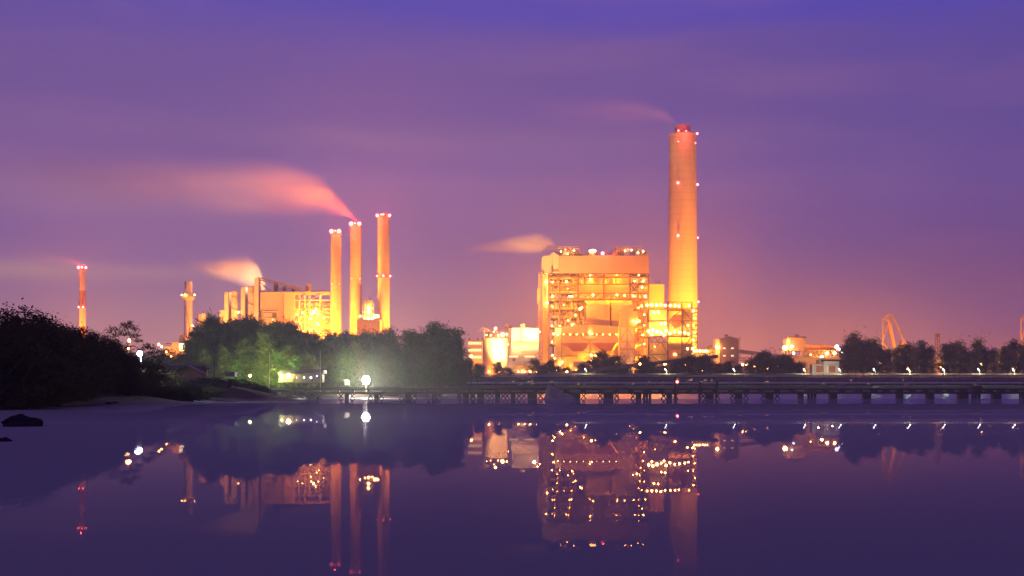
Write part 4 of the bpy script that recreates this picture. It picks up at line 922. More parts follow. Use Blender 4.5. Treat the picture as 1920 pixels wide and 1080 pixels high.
# ---------------------------------------------------------------- vegetation
def blade(b, c, dirv, L, Wd):
    dirv = dirv.normalized(); sd = dirv.orthogonal().normalized(); an = R.uniform(0, 6.28)
    sd = (sd*math.cos(an)+dirv.cross(sd)*math.sin(an))*Wd/2; v0 = len(b.v); c = Vector(c)
    b.v += [tuple(c-sd*.6), tuple(c+sd*.6), tuple(c+dirv*L*.6+sd), tuple(c+dirv*L), tuple(c+dirv*L*.6-sd)]
    b.face([v0, v0+1, v0+2, v0+3, v0+4])
def casuarina(seed, nb=26, per=150, wind=(-.55, 0, .35), spread=.30, L=.085, Wd=.016, low=.12):
    rs = random.Random(seed); R.seed(seed); cr = MB(); tr = MB()
    lean = rs.uniform(-.06, .02)
    top = [Vector((lean*k/6*k/6*1.5, rs.uniform(-.01, .01), k/6)) for k in range(7)]
    tr.tube(top, [.022*(1-.85*k/6) for k in range(7)], 7)
    for i in range(nb):
        h = low+(1-low)*((i+.5)/nb); base = Vector((lean*h*h*1.5, 0, h*.94)); an = i*2.4+rs.uniform(-.5, .5)
        ln = spread*(1.12-h)**.55*rs.uniform(.4, 1.5)*(1 if h > .2 else .8)
        end = base+Vector((math.cos(an)*ln-.07, math.sin(an)*ln, rs.uniform(.0, .20)))
        tr.tube([base, base.lerp(end, .5)+Vector((0, 0, .015)), end], [.007, .005, .002], 4, cap=False)
        for k in range(per):
            q = rs.random()**.7; p_ = base.lerp(end, q); sp_ = .028+.065*q*rs.random()
            p_ += Vector((rs.gauss(0, sp_), rs.gauss(0, sp_), rs.gauss(0, sp_*.8)))
            dv = Vector((wind[0]+rs.gauss(0, .45), rs.gauss(0, .5), wind[2]+rs.gauss(0, .45)))
            blade(cr, p_, dv, L*rs.uniform(.5, 1.3), Wd*rs.uniform(.6, 1.2))
    return cr, tr
def bush(seed, n_=95, per=115, trunks=3):
    rs = random.Random(seed); R.seed(seed); cr = MB(); tr = MB(); cl = []
    for i in range(n_):
        an = rs.uniform(0, 6.28); rr_ = rs.random()**.5*.52; zz = .16+.78*rs.random()*(1-rr_*.75)
        cl.append(Vector((rr_*math.cos(an), rr_*math.sin(an), zz)))
    for i in range(trunks):
        for c in cl[i::trunks*3]:
            base = Vector((rs.uniform(-.05, .05), rs.uniform(-.05, .05), -.05)); mid = base.lerp(c, .5)+Vector((rs.uniform(-.06, .06), 0, .05)); tr.tube([base, mid, c], [.016, .010, .004], 5, cap=False)
    for c in cl:
        s_ = rs.uniform(.03, .065)
        for k in range(per):
            p_ = c+Vector((rs.gauss(0, s_), rs.gauss(0, s_), rs.gauss(0, s_*.7))); blade(cr, p_, Vector((rs.gauss(-.2, 1), rs.gauss(0, 1), rs.gauss(.2, .8))), rs.uniform(.014, .032), rs.uniform(.008, .016))
    return cr, tr
PROTO = {}
def proto(kind, i):
    if (kind, i) not in PROTO:
        if kind == 'dense': c, t0 = casuarina(40+i, 30, 190, spread=.34, low=.05)
        elif kind == 'mid': c, t0 = casuarina(50+i, 22, 70, spread=.25, L=.095, Wd=.014, low=.30)
        elif kind == 'airy': c, t0 = casuarina(60+i, 22, 75, spread=.28, L=.10, Wd=.013, low=.28)
        else: c, t0 = bush(80+i)
        def mesh(b, m_, nm):
            me = bpy.data.meshes.new(nm); me.from_pydata(b.v, [], b.f); me.materials.append(m_); me.update(); return me
        PROTO[(kind, i)] = (mesh(c, (needle2 if i % 2 else needle) if kind != 'bush' else bushl, 'crown'), mesh(t0, bark, 'trunk'))
    return PROTO[(kind, i)]
def tree(kind, i, px, Y, topy, label, group, cat='tree', name='casuarina_tree', wide=1.0, base=None):
    x = X(px, Y); z0 = ground(x, Y) if base is None else base; H = Z(topy, Y)-z0
    t_ = thing(name, (x, Y, z0-.1), label, cat, group); t_.scale = (H*wide, H*wide, H); t_.rotation_euler = (0, 0, R.uniform(-.35, .35))
    cm, tm = proto(kind, i)
    for me, nm in ((cm, 'crown'), (tm, 'trunk')):
        o = bpy.data.objects.new(nm, me); COL.objects.link(o); o.parent = t_
# forest in front of the left plant: (px, top)
FR = [(372, 640, 470), (384, 622, 480), (400, 611, 500), (418, 606, 500), (436, 609, 490), (455, 612, 500), (474, 609, 510), (494, 612, 500), (513, 613, 490), (531, 614, 510), (549, 617, 500), (566, 621, 500), (583, 627, 490), (600, 636, 500), (617, 643, 490), (634, 632, 510), (652, 628, 500), (669, 637, 490), (686, 636, 500), (703, 632, 510), (720, 628, 500), (737, 625, 490), (751, 642, 500), (768, 628, 500), (785, 632, 510), (800, 627, 490), (815, 620, 500), (829, 614, 500), (843, 617, 510), (857, 625, 500), (868, 640, 490), (884, 674, 505), (896, 684, 500)]
feat = ['leftmost tree of the forest, lowest at its edge', 'second tree of the forest, beside the short twin flue', 'tree under the left side of the short cylinder', 'tall round topped tree under the short cylinder', 'tree before the lower absorber tower', 'tree before the taller absorber tower', 'tree below the pylon of the conveyor gallery', 'tree before the recessed yellow wall', 'tree below the flat clad wall of the older boiler house', 'tree below the right end of the flat clad wall', 'tree below the roof cabin side of the steel bays', 'tree before the first open steel bay', 'tree before the glowing middle steel bay', 'low tree in the dip before the last steel bay', 'lowest tree in the dip left of the shortest slim chimney', 'tree before the shortest slim chimney', 'tree between the shortest and the middle slim chimney', 'tree before the middle slim chimney', 'tree before the small boiler tower', 'tree before the tallest slim chimney, left half', 'tree before the tallest slim chimney, right half', 'tree just right of the slim chimneys', 'short tree in the gap of the forest skyline', 'tree right of the gap in the forest skyline', 'tree two right of the gap in the forest skyline', 'tree before the highest right hand crowns', 'broad tree left of the highest right hand crown', 'highest tree at the right end of the forest', 'tree just right of the highest right hand crown', 'tree sloping down at the right end of the forest', 'second last large tree of the forest, by the low lit building', 'short tree before the low lit building', 'short tree left of the squat silo']
for k, (px, top, Y) in enumerate(FR):
    tree('dense' if px < 745 else ('mid' if px < 860 else 'airy'), k % (4 if px < 745 else 3), px, Y, top, 'dark windblown '+feat[k], 'trees of the dark forest', wide=1.05, base=4.6)
# lower green lit row in front
FG = [(388, 662, 455), (408, 668, 452), (427, 655, 452), (446, 664, 455), (465, 648, 452), (484, 655, 455), (503, 642, 455), (523, 650, 458), (545, 655, 455), (566, 660, 455), (588, 668, 455), (610, 662, 462), (633, 655, 460), (655, 650, 458), (678, 655, 462), (702, 652, 460), (726, 655, 465), (750, 660, 470), (775, 658, 470), (800, 655, 470), (824, 662, 470), (848, 668, 475), (866, 676, 475)]
ff = ['first from the left of the lower green trees', 'lower green tree right of the lone dark pole', 'lower green tree behind the street lamp', 'lower green tree just right of the street lamp', 'tall swept green tree over the small yellow lamp', 'green tree left of the thin mast', 'tallest pale green tree, behind the thin mast', 'green tree behind the left end of the cabin', 'green tree behind the yellow lamp of the cabin', 'green tree behind the middle of the cabin', 'green tree behind the right end of the cabin', 'green tree behind the second thin mast', 'green tree left of the dazzling floodlight', 'green tree behind the white utility box', 'green tree directly behind the dazzling floodlight', 'green tree just right of the dazzling floodlight', 'dark lower tree at the left end of the lit deck', 'dark lower tree in the gap of the forest', 'dark lower tree two right of the forest gap', 'dark lower tree three right of the forest gap', 'dark lower tree under the highest crown', 'dark lower tree near the right end of the forest', 'last lower tree of the forest on the right']
for k, (px, top, Y) in enumerate(FG):
    tree('dense', (k*7+1) % 4, px, Y+(k*5 % 7)*1.5, top+[0, 14, -6, 10, -4, 16, 2, 9][k*3 % 8], ff[k], 'lower trees in front of the forest', wide=[1.0, 1.25, .9, 1.1][k % 4], base=4.2)
# low scrub ahead of the stack
for k, (px, top, Y) in enumerate([(285, 640, 420), (300, 645, 430), (318, 655, 400), (335, 662, 380), (350, 668, 400), (362, 672, 420), (270, 650, 400), (310, 668, 330), (340, 678, 330)]):
    tree('bush', k % 3, px, Y, top, ['grey green scrub tree right of the white blue lamp', 'scrub tree left of the low plant building', 'scrub before the low plant building', 'scrub under the glaring doorway', 'scrub below the ringed stack', 'scrub between ringed stack and forest', 'scrub tree just right of the white blue lamp', 'low scrub above the long ruined roof', 'low scrub above the gabled hut'][k], 'scrub below the ringed stack', 'scrub tree', 'scrub_tree', 1.5, 4.0)
# airy small trees before the boiler house
for k, (px, top) in enumerate([(1012, 676), (1024, 686), (1036, 678), (1052, 688), (1066, 690), (1094, 684), (1120, 676), (1136, 660), (1150, 674), (1164, 670), (1178, 684), (1210, 674), (1222, 682), (1246, 686), (1268, 682), (1284, 676), (1300, 668), (1318, 672), (1334, 670), (1352, 682), (1368, 680), (1392, 686), (1412, 676), (1428, 668), (1444, 662), (1458, 672), (1474, 668), (1488, 672), (1504, 680), (938, 680), (960, 692), (905, 684)]):
    big = ['first', 'second', 'third', 'fourth', 'fifth', 'sixth', 'seventh', 'eighth', 'ninth', 'tenth', 'eleventh', 'twelfth', 'thirteenth', 'fourteenth', 'fifteenth', 'sixteenth', 'seventeenth', 'eighteenth', 'nineteenth', 'twentieth'][k % 20]
    where = 'small airy tree before the boiler house' if k < 11 else ('small bushy tree between the duct tower and the transfer tower' if k < 19 else ('small tree below the covered conveyor' if k < 29 else 'thin tree before the silo'))
    k0 = 0 if k < 11 else (11 if k < 19 else (19 if k < 29 else 29))
    tree('airy' if not 1200 < px < 1230 else 'dense', k % 3, px, 650+(k % 4)*6, top, where+', '+['first', 'second', 'third', 'fourth', 'fifth', 'sixth', 'seventh', 'eighth', 'ninth', 'tenth', 'eleventh'][k-k0]+' from the left', 'small trees along the power station front', wide=1.5, base=GZ)
# trees at right
k = 0
for px, top in [(1592, 648), (1604, 631), (1618, 642), (1630, 640), (1641, 641), (1655, 652), (1668, 657), (1684, 656), (1698, 654), (1708, 646), (1722, 656), (1736, 646), (1748, 652), (1764, 656), (1778, 652), (1788, 646), (1800, 645), (1814, 656), (1828, 660), (1836, 641), (1850, 655), (1866, 656), (1880, 660), (1892, 656), (1906, 641), (1920, 652), (1934, 650), (1587, 676), (1950, 655)]:
    k += 1
    if k in (14,): continue
    tree('airy' if k % 3 else 'mid', k % 3, px, 690+(k % 3)*10, top, 'windblown tree in the right hand row, '+['', 'at its left end, before the truss bridge', 'taller with swept tips, second at the left end', 'left of the yellow crane, third in the row', 'fourth in the row, left of the crane stay', 'beneath the back stay of the yellow crane', 'low, beneath the crane mast', 'low, right under the crane mast', 'beneath the jib of the yellow crane', 'beneath the cab of the yellow crane', 'just right of the crane cab', 'two right of the crane cab', 'left of the lattice tower', 'under the lattice tower', 'between lattice tower and plain pole', 'right of the plain pole', 'first of two equal crowns past the plain pole', 'second of two equal crowns past the plain pole', 'low, left of the pointed crown', 'low, touching the pointed crown', 'tall with pointed crown, above the tallest mooring block', 'just right of the pointed crown', 'two right of the pointed crown', 'low, before the faint mast', 'left of the faint mast', 'tall, under the faint mast', 'under the cut off crane', 'past the cut off crane', 'shortest, right beside the control house', 'last at the right'][k], 'row of trees on the right', wide=.95, base=GZ)
# dark hillside on the left
HB = [(-40, 58, 560), (-12, 62, 556), (8, 66, 548), (22, 70, 556), (35, 64, 585), (48, 74, 572), (62, 72, 590), (76, 78, 582), (92, 80, 590), (108, 76, 600), (118, 84, 600), (134, 86, 597), (150, 88, 606), (164, 92, 610), (178, 94, 616), (190, 96, 624), (204, 98, 640), (216, 100, 652), (228, 98, 672),
      (232, 112, 655), (250, 118, 668), (268, 130, 674), (288, 140, 684), (308, 150, 691), (0, 56, 620), (20, 58, 650), (45, 60, 640), (70, 66, 650), (95, 70, 660), (120, 74, 655), (145, 80, 665), (170, 86, 670), (195, 92, 680), (218, 96, 690), (240, 102, 700), (262, 108, 705), (282, 116, 708), (302, 124, 712), (-20, 52, 600), (14, 54, 690), (40, 58, 700), (100, 68, 705), (130, 76, 700), (160, 84, 702)]
for k, (px, Y, top) in enumerate(HB):
    q = ['at the left edge', 'above the larger dark rock', 'above the pale upright rock', 'left of the striped chimney', 'below the striped chimney', 'right of the striped chimney', 'toward the white blue lamp'][min(6, max(0, int((px+20)/42)))]
    lv = 'skyline bush of the dark hillside ' if k < 19 else ('middle bush of the dark hillside ' if k < 39 else 'lowest bush of the dark hillside ')
    tree('bush', k % 3, px, Y, top, lv+q+', '+['thick', 'ragged', 'leaning', 'rounded', 'spiky', 'broad', 'narrow', 'loose', 'shaggy', 'dense', 'sparse', 'low', 'brownish', 'tangled', 'domed', 'patchy', 'drooping', 'clumped', 'wispy'][k % 19]+' crown', 'bushes of the dark hillside', 'bush', 'bush', 1.25 if k < 19 else 1.7)
for k, (px, Y, top) in enumerate([(236, 92, 712), (258, 98, 716), (280, 105, 718), (304, 112, 720), (328, 120, 716), (352, 128, 719), (376, 140, 716), (398, 150, 720), (420, 175, 717), (442, 200, 720), (462, 225, 718), (482, 250, 720), (318, 150, 706), (412, 190, 703), (446, 230, 706), (392, 175, 702)]):
    tree('bush', k % 3, px, Y, top, 'low dark scrub on the left bank, '+['below the lone tree', 'below the white blue lamp', 'below the crooked tree', 'left of the hut, near the water', 'under the left eave of the hut', 'directly below the hut', 'under the right eave of the hut', 'below the lone dark pole', 'between pole and street lamp near the water', 'below the street lamp', 'below the small yellow lamp', 'last before the rubble heap', 'on the crest left of the hut', 'on the crest right of the dark pole', 'on the crest by the street lamp', 'on the crest between hut and dark pole'][k], 'low scrub on the left bank', 'scrub', 'scrub_bush', 2.4)
# the lone tree in front of the orange lamp and a bare one beside the white lamp
def spindly(px, Y, base_py, pts, crowns, label, leaves=True, name='lone_tree', rad=.07):
    z0 = ground(X(px, Y), Y)
    t_ = thing(name, (X(px, Y), Y, z0), label, 'tree'); b = MB(); rs = random.Random(px)
    for ln in pts:
        b.tube([(X(a_, Y), Y+rs.uniform(-.15, .15), Z(c_, Y)) for a_, c_ in ln], [rad*(1-.75*i/(len(ln)-1)) for i in range(len(ln))], 6)
    b.build('trunk', bark, t_)
    if crowns:
        c = MB()
        for (a_, c_, s_) in crowns:
            for q in range(int(55*s_)):
                p_ = Vector((X(a_, Y)+rs.gauss(0, s_*.045*3), Y+rs.gauss(0, .35), Z(c_, Y)+rs.gauss(0, s_*.04*2))); blade(c, p_, Vector((rs.gauss(0, 1), rs.gauss(0, 1), rs.gauss(0, 1))), rs.uniform(.08, .17), rs.uniform(.05, .10))
        c.build('crown', bushl, t_)
spindly(228, 112, 700, [[(228, 716), (227, 690), (229, 665), (236, 652), (246, 640), (252, 630)], [(229, 665), (223, 645), (222, 630)], [(236, 652), (250, 648), (262, 655)], [(229, 672), (216, 668), (205, 660)], [(224, 640), (212, 632), (200, 628)], [(246, 640), (240, 622), (238, 612)], [(227, 680), (245, 662), (262, 662)]],
        [(205, 622, 1.4), (212, 616, 1.3), (222, 620, 1.4), (232, 614, 1.5), (240, 609, 1.5), (248, 612, 1.4), (254, 618, 1.3), (258, 630, 1.1), (262, 638, .9), (228, 626, 1.4), (216, 628, 1.3), (238, 626, 1.2), (248, 628, 1.2), (200, 632, 1.2), (208, 640, 1.0), (232, 608, 1.0), (244, 605, 1.0), (256, 640, .8), (262, 655, .7), (205, 658, 1.1), (212, 664, 1.0)], 'lone thin tree with a flat leafy crown in front of the orange lamp')
spindly(274, 112, 700, [[(277, 716), (276, 700), (278, 688), (284, 678), (290, 668)], [(278, 688), (272, 678), (266, 671)], [(276, 698), (282, 690), (288, 686)], [(262, 716), (263, 700), (261, 690), (264, 680)], [(263, 700), (268, 690), (267, 684)]],
        [(272, 652, 1.2), (280, 650, 1.3), (288, 654, 1.3), (296, 660, 1.2), (304, 666, 1.1), (284, 662, 1.1), (292, 670, 1.0), (276, 646, .9), (300, 676, .8)], 'crooked half bare tree beside the white blue lamp', name='crooked_tree', rad=.06)

# ---------------------------------------------------------------- left shore: huts, lamps, masts
def hill_lamp(px, py, Y, m_, r, power, colr, label): return yard_lamp(px, py, Y, label, m_, r, power, colr, 'lamps behind the hillside', 'shore_lamp')
hill_lamp(262, 663, 140, glow('blue_white_floodlight', (.75, .9, 1), 260), .3, 9000, (.75, .9, 1), 'dazzling white blue lamp between the lone tree and the crooked tree')
hill_lamp(243, 638.5, 180, g_o, .22, 700, (1, .35, .1), 'orange lamp behind the crown of the lone tree')
hill_lamp(240, 653, 185, g_s2, .18, 300, (1, .5, .15), 'small orange lamp just below the one in the lone tree crown')
hill_lamp(134, 638, 110, g_y, .12, 330, (1, .95, .35), 'yellow green lamp shining through the bushes left of the striped chimney')
hill_lamp(160, 653, 115, g_y, .05, 20, (.9, 1, .5), 'tiny pale lamp in the bushes under the striped chimney')
hill_lamp(199, 654, 120, g_y, .13, 150, (.8, 1, .4), 'small green white lamp left of the lone tree')
# dazzling floodlight on the shore
YF = 402
fl = thing('shore_floodlight', (X(686, 440), 440, ground(X(686, 440), 440)), 'dazzling white floodlight on a short mast above the left part of the bridge', 'floodlight')
x = X(686, 440); b = MB(); b.cyl(x, 440.9, ground(x, 440)-.5, Z(712, 440), .16, n=8); b.beam((x-.9, 440.9, Z(713, 440)), (x+.9, 440.9, Z(713, 440)), .2); b.build('mast', steel, fl)
for hx, hz in [(0, .4)]+[(1.05*math.cos(k*math.pi/3), .4+1.05*math.sin(k*math.pi/3)) for k in range(6)]:
    b = MB(); b.ball((x+hx, 440.0, Z(713.5, 440)+hz-.3), .5, 10, 7, (1, .6, 1)); b.build('lamp', g_hot, fl, smooth=True)
light('SPOT', (x, 438.2, Z(713, 440)), (1, 1, .8), 9e5, fl, .8, (x+12, 380, 3), 100, 1)
light('POINT', (x, 438.6, Z(713, 440)), (1, 1, .8), 1500, fl, .6)
light('SPOT', (x, 438.4, Z(712, 440)), (.9, 1, .62), 80000, fl, .5, (x-6, 462, Z(700, 462)), 150, .9)
light('SPOT', (x-2, 443, Z(712, 440)), (.88, 1, .55), 52000, fl, .5, (x-20, 470, Z(680, 462)), 150, .9)
# cabin with lamps
YC = 440
cbn = thing('cabin', (X(563, YC), YC, 4.0), 'long low cabin with bright lamps under its eaves, above the left end of the bridge', 'cabin')
b = MB(); b.pb(523, 604, 717, 702, YC+1, 5); b.build('wall', concp, cbn)
b = MB(); b.pp([(520, 701), (526, 694.5), (606, 693.5), (606, 700)], YC-1, 8); b.build('roof', mat('grey_sheet_roof', (.22, .18, .22), .6), cbn)
b = MB()
for c in (524, 540, 556, 572, 588, 603): b.bp(c, 716, c, 700, YC-.6, .16)
b.build('post', steel, cbn)
for c in (584, 548):
    b = MB(); b.pb(c, c+4, 716, 706, YC+.8, .3); b.build('door', dsteel, cbn)
for px, py, r, m_ in ((541, 705, .75, g_y), (528.5, 708, .32, g_y), (570, 708, .28, g_w), (583, 708, .34, g_w), (594, 705, .18, g_w), (556, 708, .15, g_w)): bulb(px, py, YC-.9, r, m_, cbn)
light('POINT', (X(541, YC), YC-3, Z(704, YC)), (.95, 1, .25), 90, cbn, .3)
light('SPOT', (X(530, YC), YC+7, Z(699, YC)), (.7, .95, .22), 52000, cbn, .4, (X(480, 455), 462, Z(670, 455)), 140, .9)
light('SPOT', (X(470, 430), 432, Z(712, 430)), (.55, 1, .12), 38000, cbn, .4, (X(440, 455), 456, Z(690, 455)), 150, .9)
light('SPOT', (X(500, 436), 436, Z(712, 436)), (.7, .95, .3), 46000, cbn, .4, (X(500, 456), 458, Z(670, 455)), 150, .9)
yard_lamp(469, 704.5, 425, 'small yellow lamp on the ground left of the cabin', g_y, .38, 250, (.8, 1, .2), 'lamps on the left shore', 'shore_lamp')
def thin_mast(px, top, bot, Y, label, arm=False, r=.07, m_=steel, name='thin_mast'):
    t_ = thing(name, (X(px, Y), Y, ground(X(px, Y), Y)), label, 'mast'); b = MB(); b.cyl(X(px, Y), Y, min(Z(bot, Y), ground(X(px, Y), Y)), Z(top, Y), r, r*.6, 6); b.build('shaft', m_, t_)
    if arm:
        b = MB(); b.bp(px-6, 673, px+6, 672.4, Y, .12); b.build('arm', m_, t_); b = MB(); b.pb(px+3, px+7, 673, 671.2, Y-.1, .5); b.build('lamp_head', m_, t_)
thin_mast(402, 671, 702, 300, 'lone thick dark pole on the shore beside the gabled hut', r=.13, m_=wet, name='dark_pole')
thin_mast(441, 672, 706, 380, 'unlit street lamp with a crossarm before the green trees', True, r=.09, m_=wet, name='street_lamp')
thin_mast(505.5, 659, 717, 430, 'tall thin mast left of the cabin', m_=white)
thin_mast(600.5, 656, 716, 436, 'tall thin mast at the right end of the cabin', m_=white)
ub = thing('utility_box', (X(650, 440), 440, 3.5), 'pale utility box left of the dazzling floodlight', 'utility box')
b = MB(); b.pb(646, 654, 722, 714, 440, 2); b.build('body', white, ub); b = MB(); b.pb(644, 651, 714, 711.5, 440, 2.2); b.build('hood', white, ub)
# ruined huts
hut = thing('gabled_hut', (X(360, 190), 190, 3.5), 'collapsed dark hut with a gabled roof on the mound of the left shore', 'hut')
b = MB()
xL, xM, xR = X(333, 190), X(354, 190), X(381, 190)
for (xa, za, xb_, zb_) in ((xL, Z(697, 190), xM, Z(686, 190)), (xM, Z(686, 190), xR, Z(700, 190))): b.prism([(xa, za), (xb_, zb_), (xb_, zb_+.12), (xa, za+.12)], 188, 192)
b.build('roof', mat('old_sheet_roof', (.10, .07, .08), .7), hut)
b = MB(); b.prism([(xL+.2, Z(708, 190)), (xR-.2, Z(708, 190)), (xR-.3, Z(701, 190)), (xM, Z(688, 190)), (xL+.3, Z(698, 190))], 189, 189.2); b.build('gable_wall', dsteel, hut)
for xx in (333.5, 352, 379):
    b = MB(); b.bp(xx, 712, xx, 698, 188.5, .12); b.build('post', dsteel, hut)
rr2 = thing('ruined_shed', (X(340, 230), 230, 3.5), 'long low ruined shed with a flat purple grey roof and bare posts behind the hut', 'shed')
b = MB(); b.pp([(292, 689), (300, 684.5), (382, 686), (392, 690)], 230, 5); b.build('roof', mat('old_sheet_roof', (.10, .07, .08), .7), rr2)
b = MB(); b.pb(310, 388, 705, 690, 234, .2); b.build('back_wall', dsteel, rr2)
for k in range(11):
    b = MB(); b.bp(290+k*8, 704, 290+k*8, 689, 230, .10); b.build('post', concp, rr2)
s3 = thing('small_shack', (X(430, 330), 330, 4.0), 'tiny flat roofed shack left of the street lamp', 'shack')
b = MB(); b.pb(422, 440, 706, 699, 330, 3); b.build('wall', concp, s3); b = MB(); b.pb(420, 441, 699, 698, 329.6, 4); b.build('roof', concp, s3)
logo = thing('driftwood_log', (X(245, 100), 100, 3.0), 'thick pale log lying across the top of the bank', 'log')
b = MB(); b.tube([(X(222, 100), 100, Z(692, 100)), (X(240, 100), 100, Z(690, 100)), (X(254, 100), 100, Z(686, 100))], [.16, .17, .13], 8); b.build('trunk', concp, logo)

# ---------------------------------------------------------------- smoke
def plume(name, label, cl, dens, colr, Y, sy=1.0, aniso=0.0, ramp_=None):
    """cl: (px, py, radius px) from the mouth down wind; built as its own curved body at the chimney's distance"""
    pts = [(X(a_, Y), Z(c_, Y), r_*1.3/F*Y) for a_, c_, r_ in cl]; x1 = pts[0][0]; x0 = pts[-1][0]; L_ = x1-x0
    b = MB(); N_ = 28; rings = []
    for i in range(49):
        q = i/48; x = x1-q*L_; zc = ip(-x, [(-p_[0], p_[1]) for p_ in pts]); r = ip(-x, [(-p_[0], p_[2]) for p_ in pts])
        v0 = len(b.v); rings.append(v0)
        for k in range(N_): an = 2*math.pi*k/N_; b.v.append((x, Y+r*sy*math.cos(an), zc+r*math.sin(an)))
    for i in range(48):
        for k in range(N_): b.face([rings[i]+k, rings[i]+(k+1) % N_, rings[i+1]+(k+1) % N_, rings[i+1]+k])
    b.face([rings[0]+k for k in range(N_)]); b.face([rings[-1]+k for k in range(N_)][::-1]); b.f = [q[::-1] for q in b.f]
    m = bpy.data.materials.new(name); m.use_nodes = True; n = NT(m.node_tree); n.n.clear()
    oc = n.sep(n.coord('Object')); u_ = n.m('DIVIDE', n.m('MULTIPLY', oc[0], -1.0), L_, clamp=True)
    def curve(vals, lo, hi):
        cu = n.n.new('ShaderNodeFloatCurve'); c_ = cu.mapping.curves[0]; ps = [(i/48, (v-lo)/(hi-lo)) for i, v in enumerate(vals)][::4]
        while len(c_.points) < len(ps): c_.points.new(.5, .5)
        for pt, (a_, v) in zip(c_.points, ps): pt.location = (a_, v); pt.handle_type = 'VECTOR'
        cu.mapping.update(); n.l.new(u_, cu.inputs['Value']); return n.m('MULTIPLY_ADD', cu.outputs[0], hi-lo, lo)
    xs = [x1-i/48*L_ for i in range(49)]; z00 = pts[0][1]
    zz = [ip(-x, [(-p_[0], p_[1]) for p_ in pts])-z00 for x in xs]; rs_ = [ip(-x, [(-p_[0], p_[2]) for p_ in pts]) for x in xs]
    zc = curve(zz, min(zz)-1, max(zz)+1); rc = curve(rs_, 0, max(rs_)*1.1)
    dz = n.m('DIVIDE', n.m('SUBTRACT', oc[2], zc), rc); dy = n.m('DIVIDE', oc[1], n.m('MULTIPLY', rc, sy))
    q_ = n.m('ADD', n.m('MULTIPLY', dz, dz), n.m('MULTIPLY', dy, dy))
    fall = n.m('POWER', n.m('MAXIMUM', n.m('SUBTRACT', 1.0, q_), 0.0), 2.4)
    ax = n.ramp(u_, [(a_, (v, v, v)) for a_, v in (ramp_ or [(0, 1), (.3, .7), (.7, .3), (1, 0)])])
    nz = n.noise(n.xyz(n.m('MULTIPLY', oc[0], .22), oc[1], n.m('ADD', oc[2], n.m('MULTIPLY', oc[0], .12))), 2.0/max(rs_), 3, .55)
    nz = n.m('MAXIMUM', n.m('MULTIPLY_ADD', nz, 3.4, -.75), .05)
    de = n.m('MULTIPLY', n.m('MULTIPLY', n.m('MULTIPLY', fall, ax), nz), dens)
    # thinner where the plume is wide, so the smoke is conserved
    de = n.m('DIVIDE', de, n.m('MAXIMUM', rc, .5))
    vs = n.n.new('ShaderNodeVolumePrincipled'); vs.inputs['Color'].default_value = (*colr, 1); n.l.new(de, vs.inputs['Density']); vs.inputs['Anisotropy'].default_value = aniso
    o_ = n.n.new('ShaderNodeOutputMaterial'); n.l.new(vs.outputs[0], o_.inputs['Volume'])
    o = b.build(name, m, loc=(x1, Y, z00)); return tag(o, label, 'smoke', 'smoke plumes')
PL = True
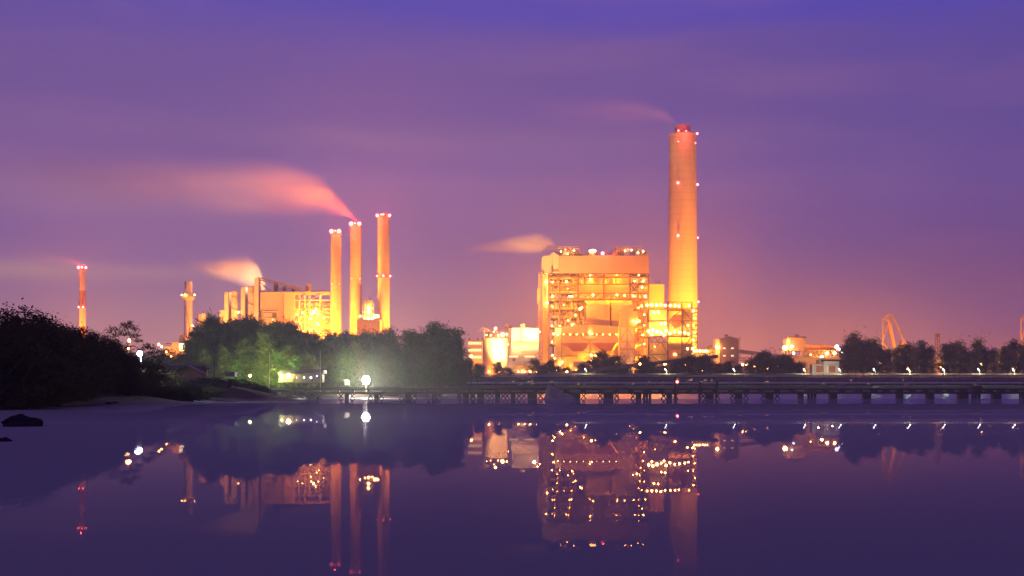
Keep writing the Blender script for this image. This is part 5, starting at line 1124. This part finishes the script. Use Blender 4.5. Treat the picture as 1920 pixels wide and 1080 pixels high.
if PL:
    plume('smoke_plume', 'long pink plume drifting left from the middle slim chimney across the sky', [(670, 414, 3), (664, 398, 10), (650, 384, 17), (620, 368, 30), (580, 360, 40), (520, 354, 50), (440, 348, 56), (340, 345, 52), (200, 335, 60), (40, 325, 66), (-100, 318, 70)], .58, (1, .88, .80), 1210, ramp_=[(0, .8), (.1, 1), (.3, .85), (.6, .6), (1, .15)])
    plume('smoke_plume', 'short bright orange cloud blowing left off the left corner of the big boiler house roof', [(1048, 466, 2.5), (1043, 463, 6), (1034, 459, 12), (1020, 457, 17), (1003, 456, 19), (980, 458, 18), (950, 460, 14), (915, 464, 11), (870, 470, 8)], 1.25, (1, .85, .62), 975, ramp_=[(0, .7), (.12, 1), (.4, .9), (.7, .4), (1, 0)])
    plume('smoke_plume', 'fan of orange steam rising left behind the conveyor gallery of the older boiler house', [(498, 540, 6), (492, 527, 14), (480, 515, 24), (462, 507, 28), (440, 505, 25), (415, 505, 21), (390, 502, 16), (350, 495, 10)], 1.2, (1, .85, .62), 1225, ramp_=[(0, .5), (.15, 1), (.5, .8), (.8, .3), (1, 0)])
    plume('smoke_plume', 'faint pale smoke streak drifting left from the striped chimney', [(152, 496, 3), (140, 492, 7), (110, 484, 11), (60, 478, 16), (0, 474, 20), (-60, 470, 24)], .06, (1, .85, .8), 1500)
    plume('smoke_plume', 'thin smoke trailing left from the flue of the tallest chimney', [(1274, 236, 4), (1262, 224, 10), (1240, 215, 15), (1200, 210, 20), (1140, 208, 26), (1060, 206, 30), (960, 206, 32)], .17, (1, .85, .85), 1010)
    light('SPOT', (X(940, 900), 900, GZ+6), (1, .55, .2), 1.6e6, bh, 1, (X(1000, 975), 975, Z(457, 975)), 70, .9)  # this and the next spots are added, without fixtures, to light the smoke
    light('SPOT', (X(400, 1160), 1150, GZ+6), (1, .42, .1), 1.4e6, lp, 1, (X(450, 1225), 1225, Z(512, 1225)), 70, .9)
    light('SPOT', (X(600, 1200), 1195, GZ+10), (1, .68, .46), 7e5, lp, 1, (X(520, 1210), 1210, Z(350, 1210)), 75, .9)
    light('SPOT', (X(1056, 975), 990, Z(471, 975)), (1, .6, .3), 6e5, bh, 1, (X(1000, 975), 975, Z(455, 975)), 120, .9)
    light('SPOT', (X(500, 1225), 1232, Z(543, 1225)), (1, .58, .28), 5e5, lp, 1, (X(450, 1225), 1225, Z(508, 1225)), 130, .9)
    light('POINT', (X(667, 1210), 1200, Z(408, 1210)), (1, .08, .1), 8e3, lp, 1)
# ---------------------------------------------------------------- night haze
HAZE = .00018
if HAZE:
    b = MB(); b.hexa([(-1500, -120, -2.5), (1500, -120, -2.5), (1500, 2400, -2.5), (-1500, 2400, -2.5), (-1500, -120, 330), (1500, -120, 330), (1500, 2400, 330), (-1500, 2400, 330)])
    m = bpy.data.materials.new('haze'); m.use_nodes = True; n = NT(m.node_tree); n.n.clear()
    vs = n.n.new('ShaderNodeVolumePrincipled'); vs.inputs['Density'].default_value = HAZE; vs.inputs['Color'].default_value = (.92, .9, .92, 1); vs.inputs['Anisotropy'].default_value = .3
    o_ = n.n.new('ShaderNodeOutputMaterial'); n.l.new(vs.outputs[0], o_.inputs['Volume'])
    tag(b.build('haze', m), kind='stuff')
for o in list(bpy.data.objects):
    if '_o' in o: del o['_o']
